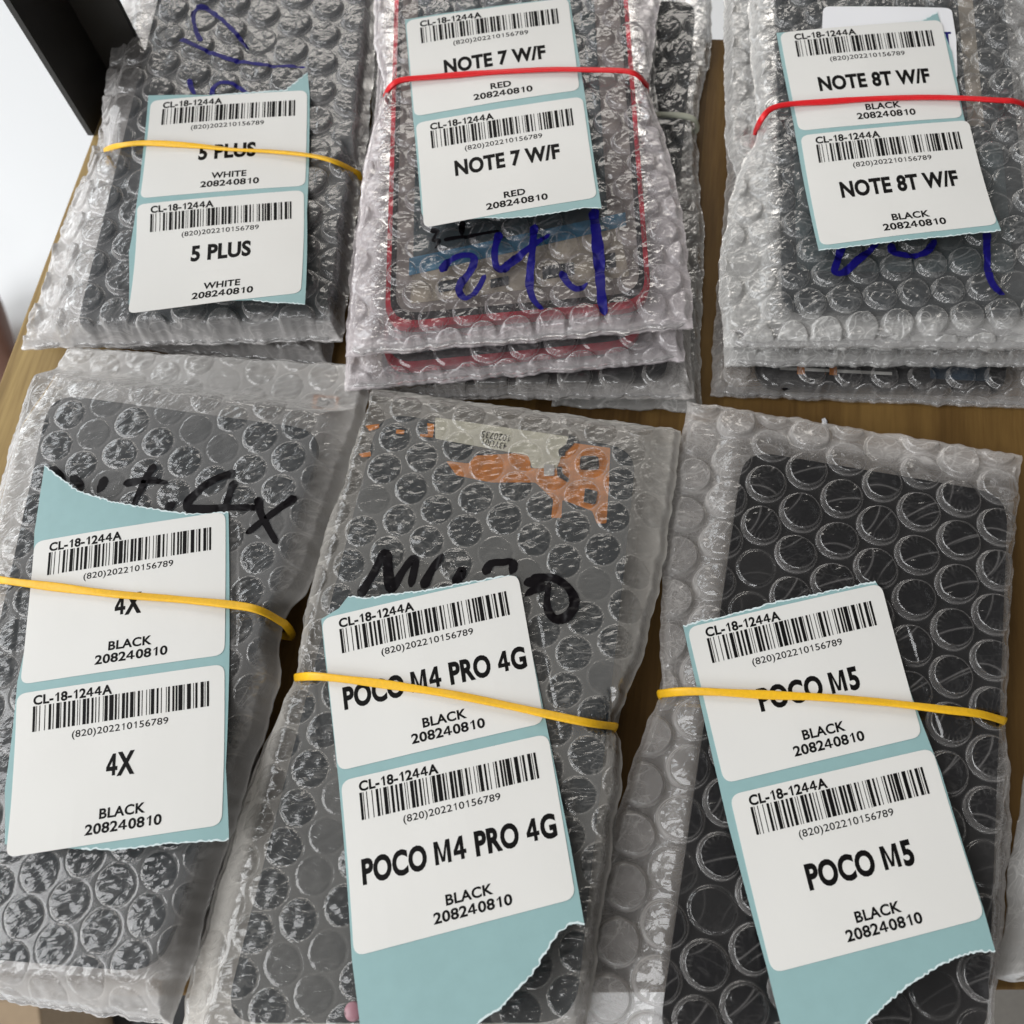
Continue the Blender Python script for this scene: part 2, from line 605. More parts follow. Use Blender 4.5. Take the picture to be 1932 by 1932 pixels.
def bag(key, label, L, R, zb, zt, panel_px, film, lat, group, style='out', seed=1, bub_h=2.0, res=0.34, R0=5.4, margin=0.35, clamp=None, crumple=1.0, band=None):
    """L, R: left and right outlines in pixels from the far end to the near end; panel_px: the four corners of the screen inside.
    lat: origin pixel and the two neighbour steps in pixels of the bubble pattern"""
    ze = zb + 1.0
    h = 0.5 * (np.linalg.norm(at(*L[0], ze) - at(*L[-1], ze)) + np.linalg.norm(at(*R[0], ze) - at(*R[-1], ze)))
    w = max(np.linalg.norm(at(*L[0], ze) - at(*R[0], ze)), np.linalg.norm(at(*L[-1], ze) - at(*R[-1], ze)))
    nv, nu = int(h / res) + 1, int(w / res) + 1
    A, B = side(L, ze, nv), side(R, ze, nv)
    nz = Noise2(seed)
    v = np.linspace(0, 1, nv)
    wob = 0.55 * nz(v * h / 3.1, 3.3) + 0.9 * nz(v * h / 9.0, 8.3)
    wob2 = 0.55 * nz(v * h / 3.1, 43.3) + 0.9 * nz(v * h / 9.0, 28.3)
    ax = (B - A) / np.linalg.norm(B - A, axis=1)[:, None]
    A = A + ax * wob[:, None]
    B = B + ax * wob2[:, None]
    u = np.linspace(0, 1, nu)
    X = A[:, None, 0] * (1 - u) + B[:, None, 0] * u
    Y = A[:, None, 1] * (1 - u) + B[:, None, 1] * u
    wl = np.linalg.norm(B - A, axis=1)[:, None]
    # ragged cut ends
    du, dv = np.minimum(u, 1 - u)[None] * wl, np.minimum(v, 1 - v)[:, None] * h
    endw = 1.1 * nz(u * w / 7.0, 71.0) + 0.5 * nz(u * w / 2.3, 91.0)
    fade = np.exp(-(v * h / 6.0))[:, None] - np.exp(-((1 - v) * h / 6.0))[:, None]
    yd = (A[0] + B[0] - A[-1] - B[-1]) / np.linalg.norm(A[0] + B[0] - A[-1] - B[-1])
    X = X + yd[0] * endw[None] * fade
    Y = Y + yd[1] * endw[None] * fade
    d = np.minimum(du, dv)
    zfilm = zt - (bub_h if style == 'out' else 0.35)
    zm = zb + margin * (zfilm - zb)
    if panel_px is not None:
        pq = [at(x, y, zb + 3)[:2] for x, y in panel_px]
        pd = poly_inset_dist(X, Y, pq)
    else:
        pd = 6 - d
    base = zm + (zfilm - zm) * (1 - smooth(0.3, 9.0, pd))
    out = smooth(0.0, 6.0, pd)
    # slack crumpling, stronger on the loose margins
    rid = (1 - np.abs(nz(X / 5.5 + 9, Y / 5.5)) * 3.2) * 0.55 + (1 - np.abs(nz(X / 2.6 + 31, Y / 2.6 + 5)) * 3.0) * 0.3
    soft = nz(X / 14, Y / 14 + 50)
    rin = 0.22 if style == 'out' else 0.06
    rid = (1 - np.abs(nz(X / 6.5 + 9, Y / 6.5)) * 3.2) * 0.6 + (1 - np.abs(nz(X / 3.2 + 31, Y / 3.2 + 5)) * 3.0) * 0.2
    base = base + crumple * ((rin + 0.42 * out) * rid * 0.85 + soft * (0.3 + 0.6 * out)) * (0.6 if style == 'in' else 1.0)
    # bubbles on a skewed lattice
    o = at(*lat[0], zfilm)[:2]
    e1 = at(lat[0][0] + lat[1][0], lat[0][1] + lat[1][1], zfilm)[:2] - o
    e2 = at(lat[0][0] + lat[2][0], lat[0][1] + lat[2][1], zfilm)[:2] - o
    E = np.linalg.inv(np.stack([e1, e2], 1))
    wx = X + 1.0 * nz(X / 20, Y / 20 + 7)
    wy = Y + 1.0 * nz(X / 20 + 17, Y / 20)
    ab = np.stack([(wx - o[0]) * E[0, 0] + (wy - o[1]) * E[0, 1], (wx - o[0]) * E[1, 0] + (wy - o[1]) * E[1, 1]])
    best = np.full(X.shape, 1e9)
    bi = np.zeros(X.shape)
    bj = np.zeros(X.shape)
    f0, f1 = np.floor(ab[0]), np.floor(ab[1])
    cdx = np.zeros(X.shape)
    cdy = np.zeros(X.shape)
    for i in (-1, 0, 1, 2):
        for j in (-1, 0, 1, 2):
            ci, cj = f0 + i, f1 + j
            px_, py_ = o[0] + e1[0] * ci + e2[0] * cj, o[1] + e1[1] * ci + e2[1] * cj
            ddx, ddy = wx - px_, wy - py_
            r = np.hypot(ddx, ddy)
            k = r < best
            best = np.where(k, r, best)
            bi, bj = np.where(k, ci, bi), np.where(k, cj, bj)
            cdx, cdy = np.where(k, ddx, cdx), np.where(k, ddy, cdy)
    pitch = min(np.linalg.norm(e1), np.linalg.norm(e2), np.linalg.norm(e1 - e2), np.linalg.norm(e1 + e2))
    rad = min(R0, 0.47 * pitch)
    hsh = np.modf(np.sin(bi * 12.9898 + bj * 78.233 + seed) * 43758.5453)[0] % 1.0
    hsh2 = np.modf(np.sin(bi * 39.346 + bj * 11.135 + seed) * 24634.6345)[0] % 1.0
    q = best / (rad * (1 + 0.05 * (hsh - .5)))
    # a bubble that hangs over the outline or is squeezed flat
    alive = smooth(0.6, 2.5, d) * np.where(hsh2 > 0.90, 0.30, 1.0)
    if style == 'out':
        prof = 1 - smooth(0.86, 1.0, q)
        dome = prof * (0.86 + 0.14 * np.sqrt(np.clip(1 - q * q, 0, 1)))
        # dents and pleats in the lid
        th = np.arctan2(cdy, cdx) + hsh * 6.28
        ple = 0.035 * np.sin(th * (5 + np.floor(hsh * 5)) + 3 * hsh2) * smooth(0.3, 0.9, q) * prof
        lid = nz(cdx * 0.42 + bi * 7.7, cdy * 0.42 + bj * 5.3)
        fold = (1 - np.abs(lid) * 5).clip(0) * 0.06 * crumple * prof
        sag = hsh2 * 0.14 * np.exp(-((cdx * np.cos(hsh * 6.28) + cdy * np.sin(hsh * 6.28)) / rad - .15)**2 / 0.08) * prof
        z = base + bub_h * alive * (dome + ple + fold - sag - 0.14 * hsh2 * prof)
    else:
        prof = 1 - smooth(0.90, 1.02, q)
        lid = nz(cdx * 0.34 + bi * 7.7, cdy * 0.75 + bj * 5.3)
        z = base + alive * prof * (0.30 * np.sqrt(np.clip(1 - q * q, 0, 1)) + 0.55 * lid)
        z = z - 0.09 * np.exp(-((q - 1.0) / 0.05)**2)
    if style == 'out':
        rim = np.maximum(np.exp(-((q - 0.985) / 0.035)**2), 0.6 * np.exp(-((q - 0.875) / 0.025)**2))
        # a few long creases across each lid and short pleats at its rim
        phi = 0.35 * (hsh - .5) * 6 + (0.25 if seed % 2 else -0.3)
        ca, sa = np.cos(phi), np.sin(phi)
        px1, py1 = (cdx * ca + cdy * sa) / rad, (cdy * ca - cdx * sa) / rad
        inside = 1 - smooth(0.80, 0.88, q)
        l1 = np.exp(-((py1 - (hsh - .5) * 0.9 - 0.35 * (hsh2 - .5) * px1 - (hsh - .5) * 0.9 * px1**2) / 0.035)**2) * (hsh2 > 0.25)
        l2 = np.exp(-((py1 + (hsh2 - .5) * 1.2 + 0.6 * (hsh - .5) * px1 + 0.5 * (hsh2 - .5) * px1**2) / 0.03)**2) * (hsh > 0.4) * smooth(-0.9, 0.1, px1)
        th2 = np.arctan2(py1, px1)
        sec = np.clip(np.cos(th2 - 2.4 - 2 * (hsh - .5)), 0, 1)**2
        l3 = np.clip(np.sin(th2 * (17 + np.floor(hsh * 9)) + hsh2 * 6), 0, 1)**5 * smooth(0.50, 0.82, q) * sec
        rim = np.maximum(rim, inside * np.maximum(np.maximum(0.6 * l1, 0.5 * l2), 0.5 * l3)) * alive
    else:
        rim = np.exp(-((q - 0.99) / 0.03)**2) * alive
    bub = (1 - smooth(0.95, 1.0, q)) * alive
    edge = np.exp(-d / 1.6) * (0.6 + 0.4 * nz(X / 2, Y / 2)) + 0.5 * np.exp(-dv / 3.0)
    slack = np.clip(out + 0.6 * edge, 0, 1.5)
    ed = smooth(0.0, 2.4, d)
    z = (zb + 0.9) * (1 - ed) + z * ed
    z = np.minimum(z, zt + 0.9)
    if clamp is not None:
        z = np.minimum(z, clamp(X, Y))
    if band is not None:
        bd = np.full(X.shape, 1e9)
        bz = np.zeros(X.shape)
        for qx, qy, qz in band[::2]:
            r_ = np.hypot(X - qx, Y - qy)
            kk = r_ < bd
            bd, bz = np.where(kk, r_, bd), np.where(kk, qz, bz)
        z = np.minimum(z, bz - 0.75 + np.maximum(bd - 1.2, 0) * 0.75)
    z = np.maximum(z, zb + 0.7)
    # the lower sheet
    st = 3
    iu = np.unique(np.append(np.arange(0, nu, st), nu - 1))
    iv = np.unique(np.append(np.arange(0, nv, st), nv - 1))
    X2, Y2 = X[np.ix_(iv, iu)], Y[np.ix_(iv, iu)]
    Z2 = zb + 0.35 + 0.25 * nz(X2 / 4, Y2 / 4)
    V = np.concatenate([np.stack([X, Y, z], -1).reshape(-1, 3), np.stack([X2, Y2, Z2], -1).reshape(-1, 3)])
    F = np.concatenate([grid_faces(nu, nv)[:, ::-1], grid_faces(len(iu), len(iv), nu * nv)])
    n2 = X2.size
    origin = np.array([X.mean(), Y.mean(), zb])
    at_ = {'bubble': np.append(bub.ravel(), np.zeros(n2)), 'rim': np.append(rim.ravel(), np.zeros(n2)), 'slack': np.append(slack.ravel(), np.full(n2, 0.9))}
    o_ = link('bubble_wrap_bag', mesh_np('bubble_wrap_bag', V, F, origin, True, at_), film, None, origin)
    tag(o_, label, 'bag', group)
    b = {'obj': o_, 'X': X, 'Y': Y, 'Z': z, 'zb': zb, 'zt': zt, 'origin': origin, 'hov': 6 if style == 'out' else 2}
    BAGS[key] = b
    return b


def film_z(b, x, y):
    """height of the upper film near a point (highest of the neighbourhood)"""
    d = (b['X'] - x)**2 + (b['Y'] - y)**2
    k = np.argmin(d)
    i, j = np.unravel_index(k, d.shape)
    h = b['hov']
    w = b['Z'][max(0, i - h):i + h + 1, max(0, j - h):j + h + 1]
    return float(0.6 * w.max() + 0.4 * max(b['Z'][max(0, i - 1):i + 2, max(0, j - 1):j + 2].max(), w.mean())) if h > 3 else float(w.max())


def film_pt(b, px, py):
    z = b['zt']
    for _ in range(3):
        p = at(px, py, z)
        z = film_z(b, p[0], p[1])
    return at(px, py, z)


def writing(b, strokes, mat, label=None):
    """marker strokes that lie on the film, each with its own width; one part per bag"""
    V, F = [], []
    for width, pts in strokes:
        P = np.array([film_pt(b, x, y) for x, y in pts])
        ln = np.linalg.norm(np.diff(P, axis=0), axis=1).sum()
        n = max(6, int(ln / 0.35))
        Q = spline(P[:, :2], n)
        T = np.gradient(Q, axis=0)
        T /= np.linalg.norm(T, axis=1)[:, None] + 1e-9
        Nn = np.stack([-T[:, 1], T[:, 0]], 1)
        k = np.arange(n)
        s = k / (n - 1)
        wd = width * 0.5 * (1 + 0.13 * np.sin(k * 0.11 + width) + 0.06 * np.sin(k * 0.37))
        cap = np.minimum(1, np.sqrt(np.clip(np.minimum(s, 1 - s) * ln / (width * .5), 0.06, 1)))
        wd = wd * cap * (0.72 + 0.28 * smooth(0.0, 0.35, 1 - s))
        # broad nib
        m = 7
        base = len(V)
        for i in range(n):
            for j in range(m):
                t = j / (m - 1) * 2 - 1
                x, y = Q[i] + Nn[i] * wd[i] * t
                V.append((x, y, film_z(b, x, y) + 0.1))
        F += [[base + i * m + j, base + i * m + j + 1, base + (i + 1) * m + j + 1, base + (i + 1) * m + j] for i in range(n - 1) for j in range(m - 1)]
    o = link('marker_writing', mesh_np('marker_writing', V, F, b['origin'], True), mat, b['obj'])
    if label:
        o['label'] = label
    return o


# ------------------------------------------------------------------ label strips
GL = {}


def text_mesh(body, offset):
    cu = bpy.data.curves.new('glyph', 'FONT')
    cu.body, cu.offset, cu.resolution_u = body, offset, 4
    ob = bpy.data.objects.new('glyph', cu)
    COL.objects.link(ob)
    bpy.context.view_layer.update()
    me = ob.evaluated_get(bpy.context.evaluated_depsgraph_get()).to_mesh()
    V = [tuple(v.co)[:2] for v in me.vertices]
    F = [tuple(p.vertices) for p in me.polygons]
    bpy.data.objects.remove(ob)
    bpy.data.curves.remove(cu)
    return V, F


def width_of(body):
    V, _ = text_mesh(body, 0)
    xs = [v[0] for v in V]
    return max(xs) - min(xs)


def glyph(ch, off):
    k = (ch, off)
    if k not in GL:
        if ch == ' ':
            GL[k] = ([], [], 0.30)
        elif ch == '1':
            t = 0.075 + 2 * off
            x = 0.25
            V = [(x, 0), (x + t, 0), (x + t, .70), (x + t * .15, .70), (x, .64), (x - .13, .555), (x - .13, .555 - t * .95), (x, .57)]
            GL[k] = (V, [(0, 1, 2, 3, 4, 7), (4, 5, 6, 7)], 0.52)
        elif ch == '4' and off > 0.02:
            t = 0.072 + 2 * off
            w, x0, y0 = 0.56, 0.30, 0.155
            x1, y1, d = x0 + t, y0 + t * 0.85, t * 1.1
            yi = y1 + (x0 - d) * (.70 - y1) / x0
            V = [(x0, 0), (x1, 0), (x1, y0), (x0, y0), (0, y0), (x0, y1), (d, y1), (0, y1), (x1, y1), (w, y0), (w, y1), (x1, .70), (x0, .70), (x0, yi)]
            GL[k] = (V, [(0, 1, 2, 3), (4, 3, 5, 6, 7), (3, 2, 8, 5), (2, 9, 10, 8), (5, 8, 11, 12, 13), (7, 6, 13, 12)], w + 0.04)
        elif ch == 'M':
            t, w = 0.078 + 2 * off, 0.72
            c, g = w / 2, t * 1.12
            V = [(0, 0), (t, 0), (t, .70), (0, .70), (w - t, 0), (w, 0), (w, .70), (w - t, .70), (g, .70), (c + t * .42, .06), (c - t * .42, .06), (w - g, .70), (t, .50), (w - t, .50), (c, .20)]
            GL[k] = (V, [(0, 1, 12, 2, 3), (4, 5, 6, 7, 13), (2, 12, 10, 14), (2, 14, 8), (8, 14, 2), (7, 11, 14), (7, 14, 9, 13), (10, 9, 14)], w + 0.10)
        else:
            V, F = text_mesh(ch, off)
            GL[k] = (V, F, width_of('H' + ch + 'H') - width_of('HH'))
    return GL[k]


def line_mesh(body, off, track=0.02):
    V, F, x = [], [], 0.0
    for ch in body:
        v, f, a = glyph(ch, off)
        b = len(V)
        V += [(p[0] + x, p[1]) for p in v]
        F += [tuple(i + b for i in q) for q in f]
        x += a + track
    A = np.array(V)
    x0, x1 = A[:, 0].min(), A[:, 0].max()
    return A, F, x0, x1


BARS = [68, 92, 100, 107, 131, 139, 181, 189, 221, 245, 261, 270, 293, 327, 334, 341, 362, 386, 406, 426, 444, 474, 493, 500, 515, 522, 545, 577, 585, 607, 628, 648, 665, 674, 696, 705, 737, 743, 752, 784, 797, 838, 850, 870, 884, 893, 917, 946, 956, 977, 994, 1027, 1034, 1041, 1066, 1086, 1104, 1112, 1146, 1153, 1175, 1182, 1190, 1222, 1243, 1262, 1284, 1292, 1331, 1338, 1350, 1368, 1391, 1411, 1421, 1440, 1448, 1487, 1497, 1505, 1528, 1565, 1586, 1593, 1606, 1627, 1655, 1685, 1694, 1701, 1714, 1735]


TSH = {'A': (0.03, -0.05), 'B': (-0.01, -0.07), 'C': (0.0, -0.03), 'D': (0.0, -0.015)}


def make_strip(key, label, corners, back, torn, z0, clift, title, twid, colour, cwid, band_t=0.3):
    """corners: eight sticker corners in pixels; back: outline of the backing paper; torn: index ranges of its torn edges"""
    P0 = np.array([at(x, y, z0)[:2] for x, y in corners])
    top, bot = (P0[0] + P0[1]) / 2, (P0[6] + P0[7]) / 2
    axis = (top - bot) / np.linalg.norm(top - bot)
    lat = np.array([axis[1], -axis[0]])
    cen = top * (1 - band_t) + bot * band_t

    wav = Noise2(len(title) + int(z0))

    def zf(x, y):
        w = (np.asarray(x) - cen[0]) * axis[0] + (np.asarray(y) - cen[1]) * axis[1]
        l = (np.asarray(x) - cen[0]) * lat[0] + (np.asarray(y) - cen[1]) * lat[1]
        up = np.where(w > 0, clift[0], clift[1]) * np.maximum(np.abs(w) - 6, 0)**2 / 1600.0
        return z0 + up - 0.0007 * l * l + 0.16 * wav(np.asarray(x) / 17.0 + z0, np.asarray(y) / 17.0)
    bk = [at_surf(x, y, zf, z0)[:2] for x, y in back]
    # tear: split the torn runs and roughen them
    poly, rims = [], []
    nb = len(bk)
    r = random.Random(len(title) * 7 + 3)
    for i in range(nb):
        a, b = np.array(bk[i]), np.array(bk[(i + 1) % nb])
        if any(lo <= i < hi for lo, hi in torn):
            n = max(2, int(np.linalg.norm(b - a) / 0.55))
            nrm = np.array([-(b - a)[1], (b - a)[0]]) / np.linalg.norm(b - a)
            run = [a + (b - a) * k / n + nrm * r.uniform(-.22, .22) for k in range(n)]
            poly += [tuple(p) for p in run]
            if rims and np.linalg.norm(np.array(rims[-1][-1]) - a) < 1e-6:
                rims[-1] += run[1:] + [b]
            else:
                rims.append(run + [b])
        else:
            poly.append(tuple(a))
    origin = np.array([cen[0], cen[1], z0])
    st = link('label_strip', sheet('label_strip', poly, lambda x, y: (x, y, float(zf(x, y))), 0.12, 4.0, origin), M['teal'], None, origin)
    tag(st, label, 'label', 'printed label strips on the parcels')
    # white fibres along the tear
    for run in rims:
        V, F = [], []
        Q = np.array(run)
        T = np.gradient(Q, axis=0)
        T /= np.linalg.norm(T, axis=1)[:, None] + 1e-9
        inw = np.array([origin[0], origin[1]])
        for i in range(len(Q)):
            nn = np.array([-T[i, 1], T[i, 0]])
            if nn @ (inw - Q[i]) < 0:
                nn = -nn
            wd = r.uniform(0.12, 0.45)
            for k, dd in enumerate((-0.06, wd)):
                x, y = Q[i] + nn * dd
                V.append((x, y, float(zf(x, y)) + 0.035))
            if i:
                n = len(V)
                F.append((n - 4, n - 3, n - 1, n - 2))
        link('torn_edge', mesh_np('torn_edge', V, F, origin, False), M['torn'], st)
    for q in range(2):
        C = np.array([at_surf(x, y, zf, z0)[:2] for x, y in corners[4 * q:4 * q + 4]])

        def f(s, t, off):
            p = (C[0] * (1 - s) + C[1] * s) * (1 - t) + (C[3] * (1 - s) + C[2] * s) * t
            return (p[0], p[1], float(zf(p[0], p[1])) + off)
        wmm, hmm = np.linalg.norm(C[1] - C[0]), np.linalg.norm(C[3] - C[0])
        rr = 2.6
        rp = rounded([(0, 0), (wmm, 0), (wmm, hmm), (0, hmm)], rr)
        sk = link('sticker', sheet('sticker', rp, lambda x, y: f(x / wmm, y / hmm, 0.13), 0.1, 4.0, origin), M['paper'], st)

        def put(name, body, off, s0, s1, t0, t1, parent):
            A, Fc, x0, x1 = line_mesh(body, off)
            V = [f(s0 + (p[0] - x0) / (x1 - x0) * (s1 - s0), t1 - (p[1] / 0.70) * (t1 - t0), 0.165) for p in A]
            bm = bmesh.new()
            vs = [bm.verts.new(v) for v in V]
            for fc in Fc:
                try:
                    bm.faces.new([vs[i] for i in fc])
                except ValueError:
                    pass
            o = link(name, mesh_bm(name, bm, origin), M['ink'], parent)
            return o
        put('code_text', 'CL-18-1244A', 0.035, 0.083, 0.465, 0.030, 0.088, sk)
        put('serial_text', '(820)202210156789', 0.008, 0.275, 0.735, 0.292, 0.335, sk)
        ts = TSH.get(key, (0, 0))[q]
        put('title_text', title, 0.042, 0.515 - twid / 2, 0.515 + twid / 2, 0.49 + ts, 0.625 + ts, sk)
        put('colour_text', colour, 0.03, 0.535 - cwid / 2, 0.535 + cwid / 2, 0.80, 0.858, sk)
        put('number_text', '208240810', 0.030, 0.365, 0.722, 0.883, 0.942, sk)
        V, F = [], []
        for a, b in zip(BARS[::2], BARS[1::2]):
            s0, s1 = (0.082 + 0.845 * (x - 68) / 1667.0 for x in (a, b))
            n = len(V)
            V += [f(s0, 0.098, 0.165), f(s1, 0.098, 0.165), f(s1, 0.18, 0.165), f(s0, 0.18, 0.165), f(s1, 0.262, 0.165), f(s0, 0.262, 0.165)]
            F += [(n, n + 1, n + 2, n + 3), (n + 3, n + 2, n + 4, n + 5)]
        link('barcode', mesh_np('barcode', V, F, origin, False), M['ink'], sk)

    def clampf(X, Y):
        w = (X - cen[0]) * axis[0] + (Y - cen[1]) * axis[1]
        l = (X - cen[0]) * lat[0] + (Y - cen[1]) * lat[1]
        d = poly_inset_dist(X, Y, [P0[0] + axis * 9 - lat * 3, P0[1] + axis * 9 + lat * 3, P0[6] - axis * 24 + lat * 3, P0[7] - axis * 24 - lat * 3])
        return zf(X, Y) - 0.28 + np.maximum(d, 0) * 0.8
    return {'obj': st, 'zf': zf, 'clamp': clampf, 'z0': z0}


# ------------------------------------------------------------------ rubber bands
def band_path(px, ztop, zend):
    n = len(px)
    P = []
    for i, (x, y) in enumerate(px):
        e = min(i, n - 1 - i)
        P.append(at(x, y, zend if e == 0 else (ztop - 0.4 if e == 1 else ztop + 0.75)))
    return spline(np.array(P), 120)


def rubber_band(label, Q, mat, width=1.9, thick=0.9, twist=0.0, group='rubber bands round the parcels', zlow=0.55):
    a, b = Q[0].copy(), Q[-1].copy()
    down_b = np.array([b[0], b[1], zlow])
    down_a = np.array([a[0], a[1], zlow])
    inner = (a - b) / np.linalg.norm(a - b)
    low = [b + (down_b - b) * t + inner * 1.5 * t * t for t in np.linspace(0, 1, 8)[1:]]
    lowr = [a + (down_a - a) * t - inner * 1.5 * t * t for t in np.linspace(0, 1, 8)[1:]][::-1]
    mid = [low[-1] + (lowr[0] - low[-1]) * t for t in np.linspace(0, 1, 30)[1:-1]]
    C = np.vstack([Q, low, mid, lowr])
    m = len(C)
    T = np.roll(C, -1, 0) - np.roll(C, 1, 0)
    T /= np.linalg.norm(T, axis=1)[:, None]
    cen = C.mean(0)
    K = 18
    V = []
    sd = np.array([-inner[1], inner[0], 0.0])
    for i in range(m):
        s_ = sd - T[i] * (sd @ T[i])
        s_ /= np.linalg.norm(s_)
        u_ = np.cross(T[i], s_)
        tw = twist * (1.5 * math.sin(i * 0.052 + 0.6) + 0.4 * math.sin(i * 0.17))
        w2, t2 = width / 2 * (1 + 0.10 * math.sin(i * 0.21)), thick / 2
        for k in range(K):
            ang = 2 * math.pi * k / K
            ca, sa = math.copysign(abs(math.cos(ang))**0.6, math.cos(ang)), math.copysign(abs(math.sin(ang))**0.6, math.sin(ang))
            q = (ca * w2, sa * t2 * (1 - 0.38 * math.exp(-(ca / 0.22)**2)))
            q = (q[0] * math.cos(tw) - q[1] * math.sin(tw), q[0] * math.sin(tw) + q[1] * math.cos(tw))
            V.append(C[i] + s_ * q[0] + u_ * q[1])
    F = [(i * K + k, i * K + (k + 1) % K, ((i + 1) % m) * K + (k + 1) % K, ((i + 1) % m) * K + k) for i in range(m) for k in range(K)]
    o = np.array([cen[0], cen[1], zlow])
    return tag(link('rubber_band', mesh_np('rubber_band', V, F, o, True), mat, None, o), label, 'rubber band', group)


# ------------------------------------------------------------------ phone screens inside the bags
def screen(label, corners_px, z, th, mat, r=8.0, group='phone screens inside the bags'):
    C = [at(x, y, z)[:2] for x, y in corners_px]
    c = np.mean(C, axis=0)
    o = np.array([c[0], c[1], z - th])
    e = bpy.data.objects.new('phone_screen', None)
    COL.objects.link(e)
    e.location = Vector(o) * MM
    tag(e, label, 'phone screen', group)
    link('panel', prism('panel', rounded(C, r), z - th, z, o, 0.25), mat, e)
    return e, C, o


def bil(C, s, t):
    return (C[0] * (1 - s) + C[1] * s) * (1 - t) + (C[3] * (1 - s) + C[2] * s) * t


def inlay(name, parent, o, C, st, z, th, mat, r=0.8):
    """a flat piece on the screen: st are corner positions in fractions of the panel"""
    pts = [bil(C, *q) for q in st]
    rr = r if isinstance(r, list) else [r] * len(pts)
    return link(name, prism(name, rounded(pts, rr, 3), z, z + th, o), mat, parent)


# ================================================================== DATA
k = 1932.0 / 3024.0


def zz(off, pts):
    return [((off[0] + x / 1.7564) * k, (off[1] + y / 1.7564) * k) for x, y in pts]


F_CLEAR = film_mat('clear_film_far', 0.095, 0.06, 0.26, 0.27, 0.08, 0.24, (0.92, 0.885, 0.865), 0.3, 1.6, 0.22, rough=0.2)
F_PINK = film_mat('pinkish_film', 0.05, 0.025, 0.25, 0.27, 0.06, 0.26, (0.94, 0.865, 0.88), 0.2, 1.6, 0.28)
F_GREY = film_mat('greyish_film', 0.08, 0.055, 0.24, 0.26, 0.14, 0.30, (0.90, 0.885, 0.86), -0.3, 1.6, 0.42)
F_MILK = film_mat('milky_film', 0.155, 0.05, 0.18, 0.34, 0.15, 0.02, (0.87, 0.84, 0.81), -0.5, 2.4, 0.22, scale=1.4, flat=0.06)
F_MILKW = film_mat('milky_film_warm', 0.165, 0.05, 0.18, 0.33, 0.16, 0.02, (0.88, 0.84, 0.78), 0.15, 3.0, 0.22, scale=1.4, flat=0.06)
F_NEAR = film_mat('clear_film_near', 0.03, 0.010, 0.22, 0.20, 0.03, 0.20, (0.92, 0.88, 0.85), 0.25, 1.8, 0.14, flat=0.3)
F_SEAM = film_mat('folded_film', 0.20, 0.20, 0.2, 0.2, 0.2, 0.3, (0.92, 0.90, 0.89), 0.1, 1.0, 0.5, rough=0.09)


def fold(b, r0=0.9, u0=0.02, u1=0.98, inset=1.6, dz=0.3):
    """the film doubled over along the near edge of a bag: a slim, crumpled roll"""
    X, Y, zb = b['X'], b['Y'], b['zb']
    A, B = np.array([X[-1, 0], Y[-1, 0]]), np.array([X[-1, -1], Y[-1, -1]])
    up = np.array([X[0].mean() - X[-1].mean(), Y[0].mean() - Y[-1].mean()])
    up /= np.linalg.norm(up)
    n = int(np.linalg.norm(B - A) / 0.45)
    nz = Noise2(int(zb * 10) + n)
    V, F, K = [], [], 10
    t = np.linspace(u0, u1, n)
    row = np.stack([np.interp(t, np.linspace(0, 1, X.shape[1]), X[-1]), np.interp(t, np.linspace(0, 1, X.shape[1]), Y[-1])], 1)
    T = np.gradient(row, axis=0)
    T /= np.linalg.norm(T, axis=1)[:, None]
    for i in range(n):
        s_ = i * 0.45
        c = row[i] + up * (inset + 0.5 * nz(s_ / 9, 3.1))
        zc = zb + 1.0 + dz + 0.5 * nz(s_ / 6, 9.2)
        for k_ in range(K):
            a_ = 2 * math.pi * k_ / K
            r_ = r0 * (1 + 0.55 * nz(s_ / 3.0, k_ * 0.9) + 0.35 * nz(s_ / 1.3, k_ * 1.7 + 20)) * (1.5 if abs(math.cos(a_)) > .7 else 0.8) * min(1, 0.25 + i / 8, 0.25 + (n - 1 - i) / 8)
            V.append((c[0] + up[0] * r_ * math.cos(a_), c[1] + up[1] * r_ * math.cos(a_), max(zb + 0.75, zc + r_ * math.sin(a_))))
        if i:
            for k_ in range(K):
                p, q = (i - 1) * K + k_, (i - 1) * K + (k_ + 1) % K
                F.append((p, q, q + K, p + K))
    m_ = len(V)
    return link('folded_edge', mesh_np('folded_edge', V, F, b['origin'], True, {'bubble': np.zeros(m_), 'rim': np.zeros(m_), 'slack': np.zeros(m_)}), F_SEAM, b['obj'])


ZA, ZB, ZC, ZD, ZE, ZF = 22.0, 28.0, 22.0, 22.0, 20.0, 13.5

SA = make_strip('A', 'teal strip with two stickers that say WHITE, nearest the black metal post', zz((0, 0), [(783, 525), (1593, 470), (1583, 965), (727, 1030), (712, 1063), (1576, 988), (1560, 1520), (664, 1628)]),
                [(280, 180), (400, 179), (538, 170), (580, 137), (584, 175), (583, 291), (579, 400), (575, 575), (545, 572), (509, 571), (476, 566), (243, 575), (243, 477), (258, 382), (271, 276)], [(1, 3), (7, 10)],
                ZA, (2.4, 4.4), '5 PLUS', 0.355, 'WHITE', 0.215, 0.27)
SB = make_strip('B', 'teal strip with two stickers that say RED, over the red framed screen', zz((1000, 0), [(350, 110), (1190, -8), (1250, 468), (393, 605), (400, 640), (1265, 503), (1340, 1025), (443, 1183)]),
                [(764, 37), (1072, -5), (1075, 0), (1103, 175), (1135, 393), (1105, 392), (1075, 397), (1003, 409), (948, 412), (915, 411), (803, 420), (795, 400), (779, 220)], [(4, 9)],
                ZB, (1.5, 3.6), 'NOTE 7 W/F', 0.62, 'RED', 0.125, 0.34)
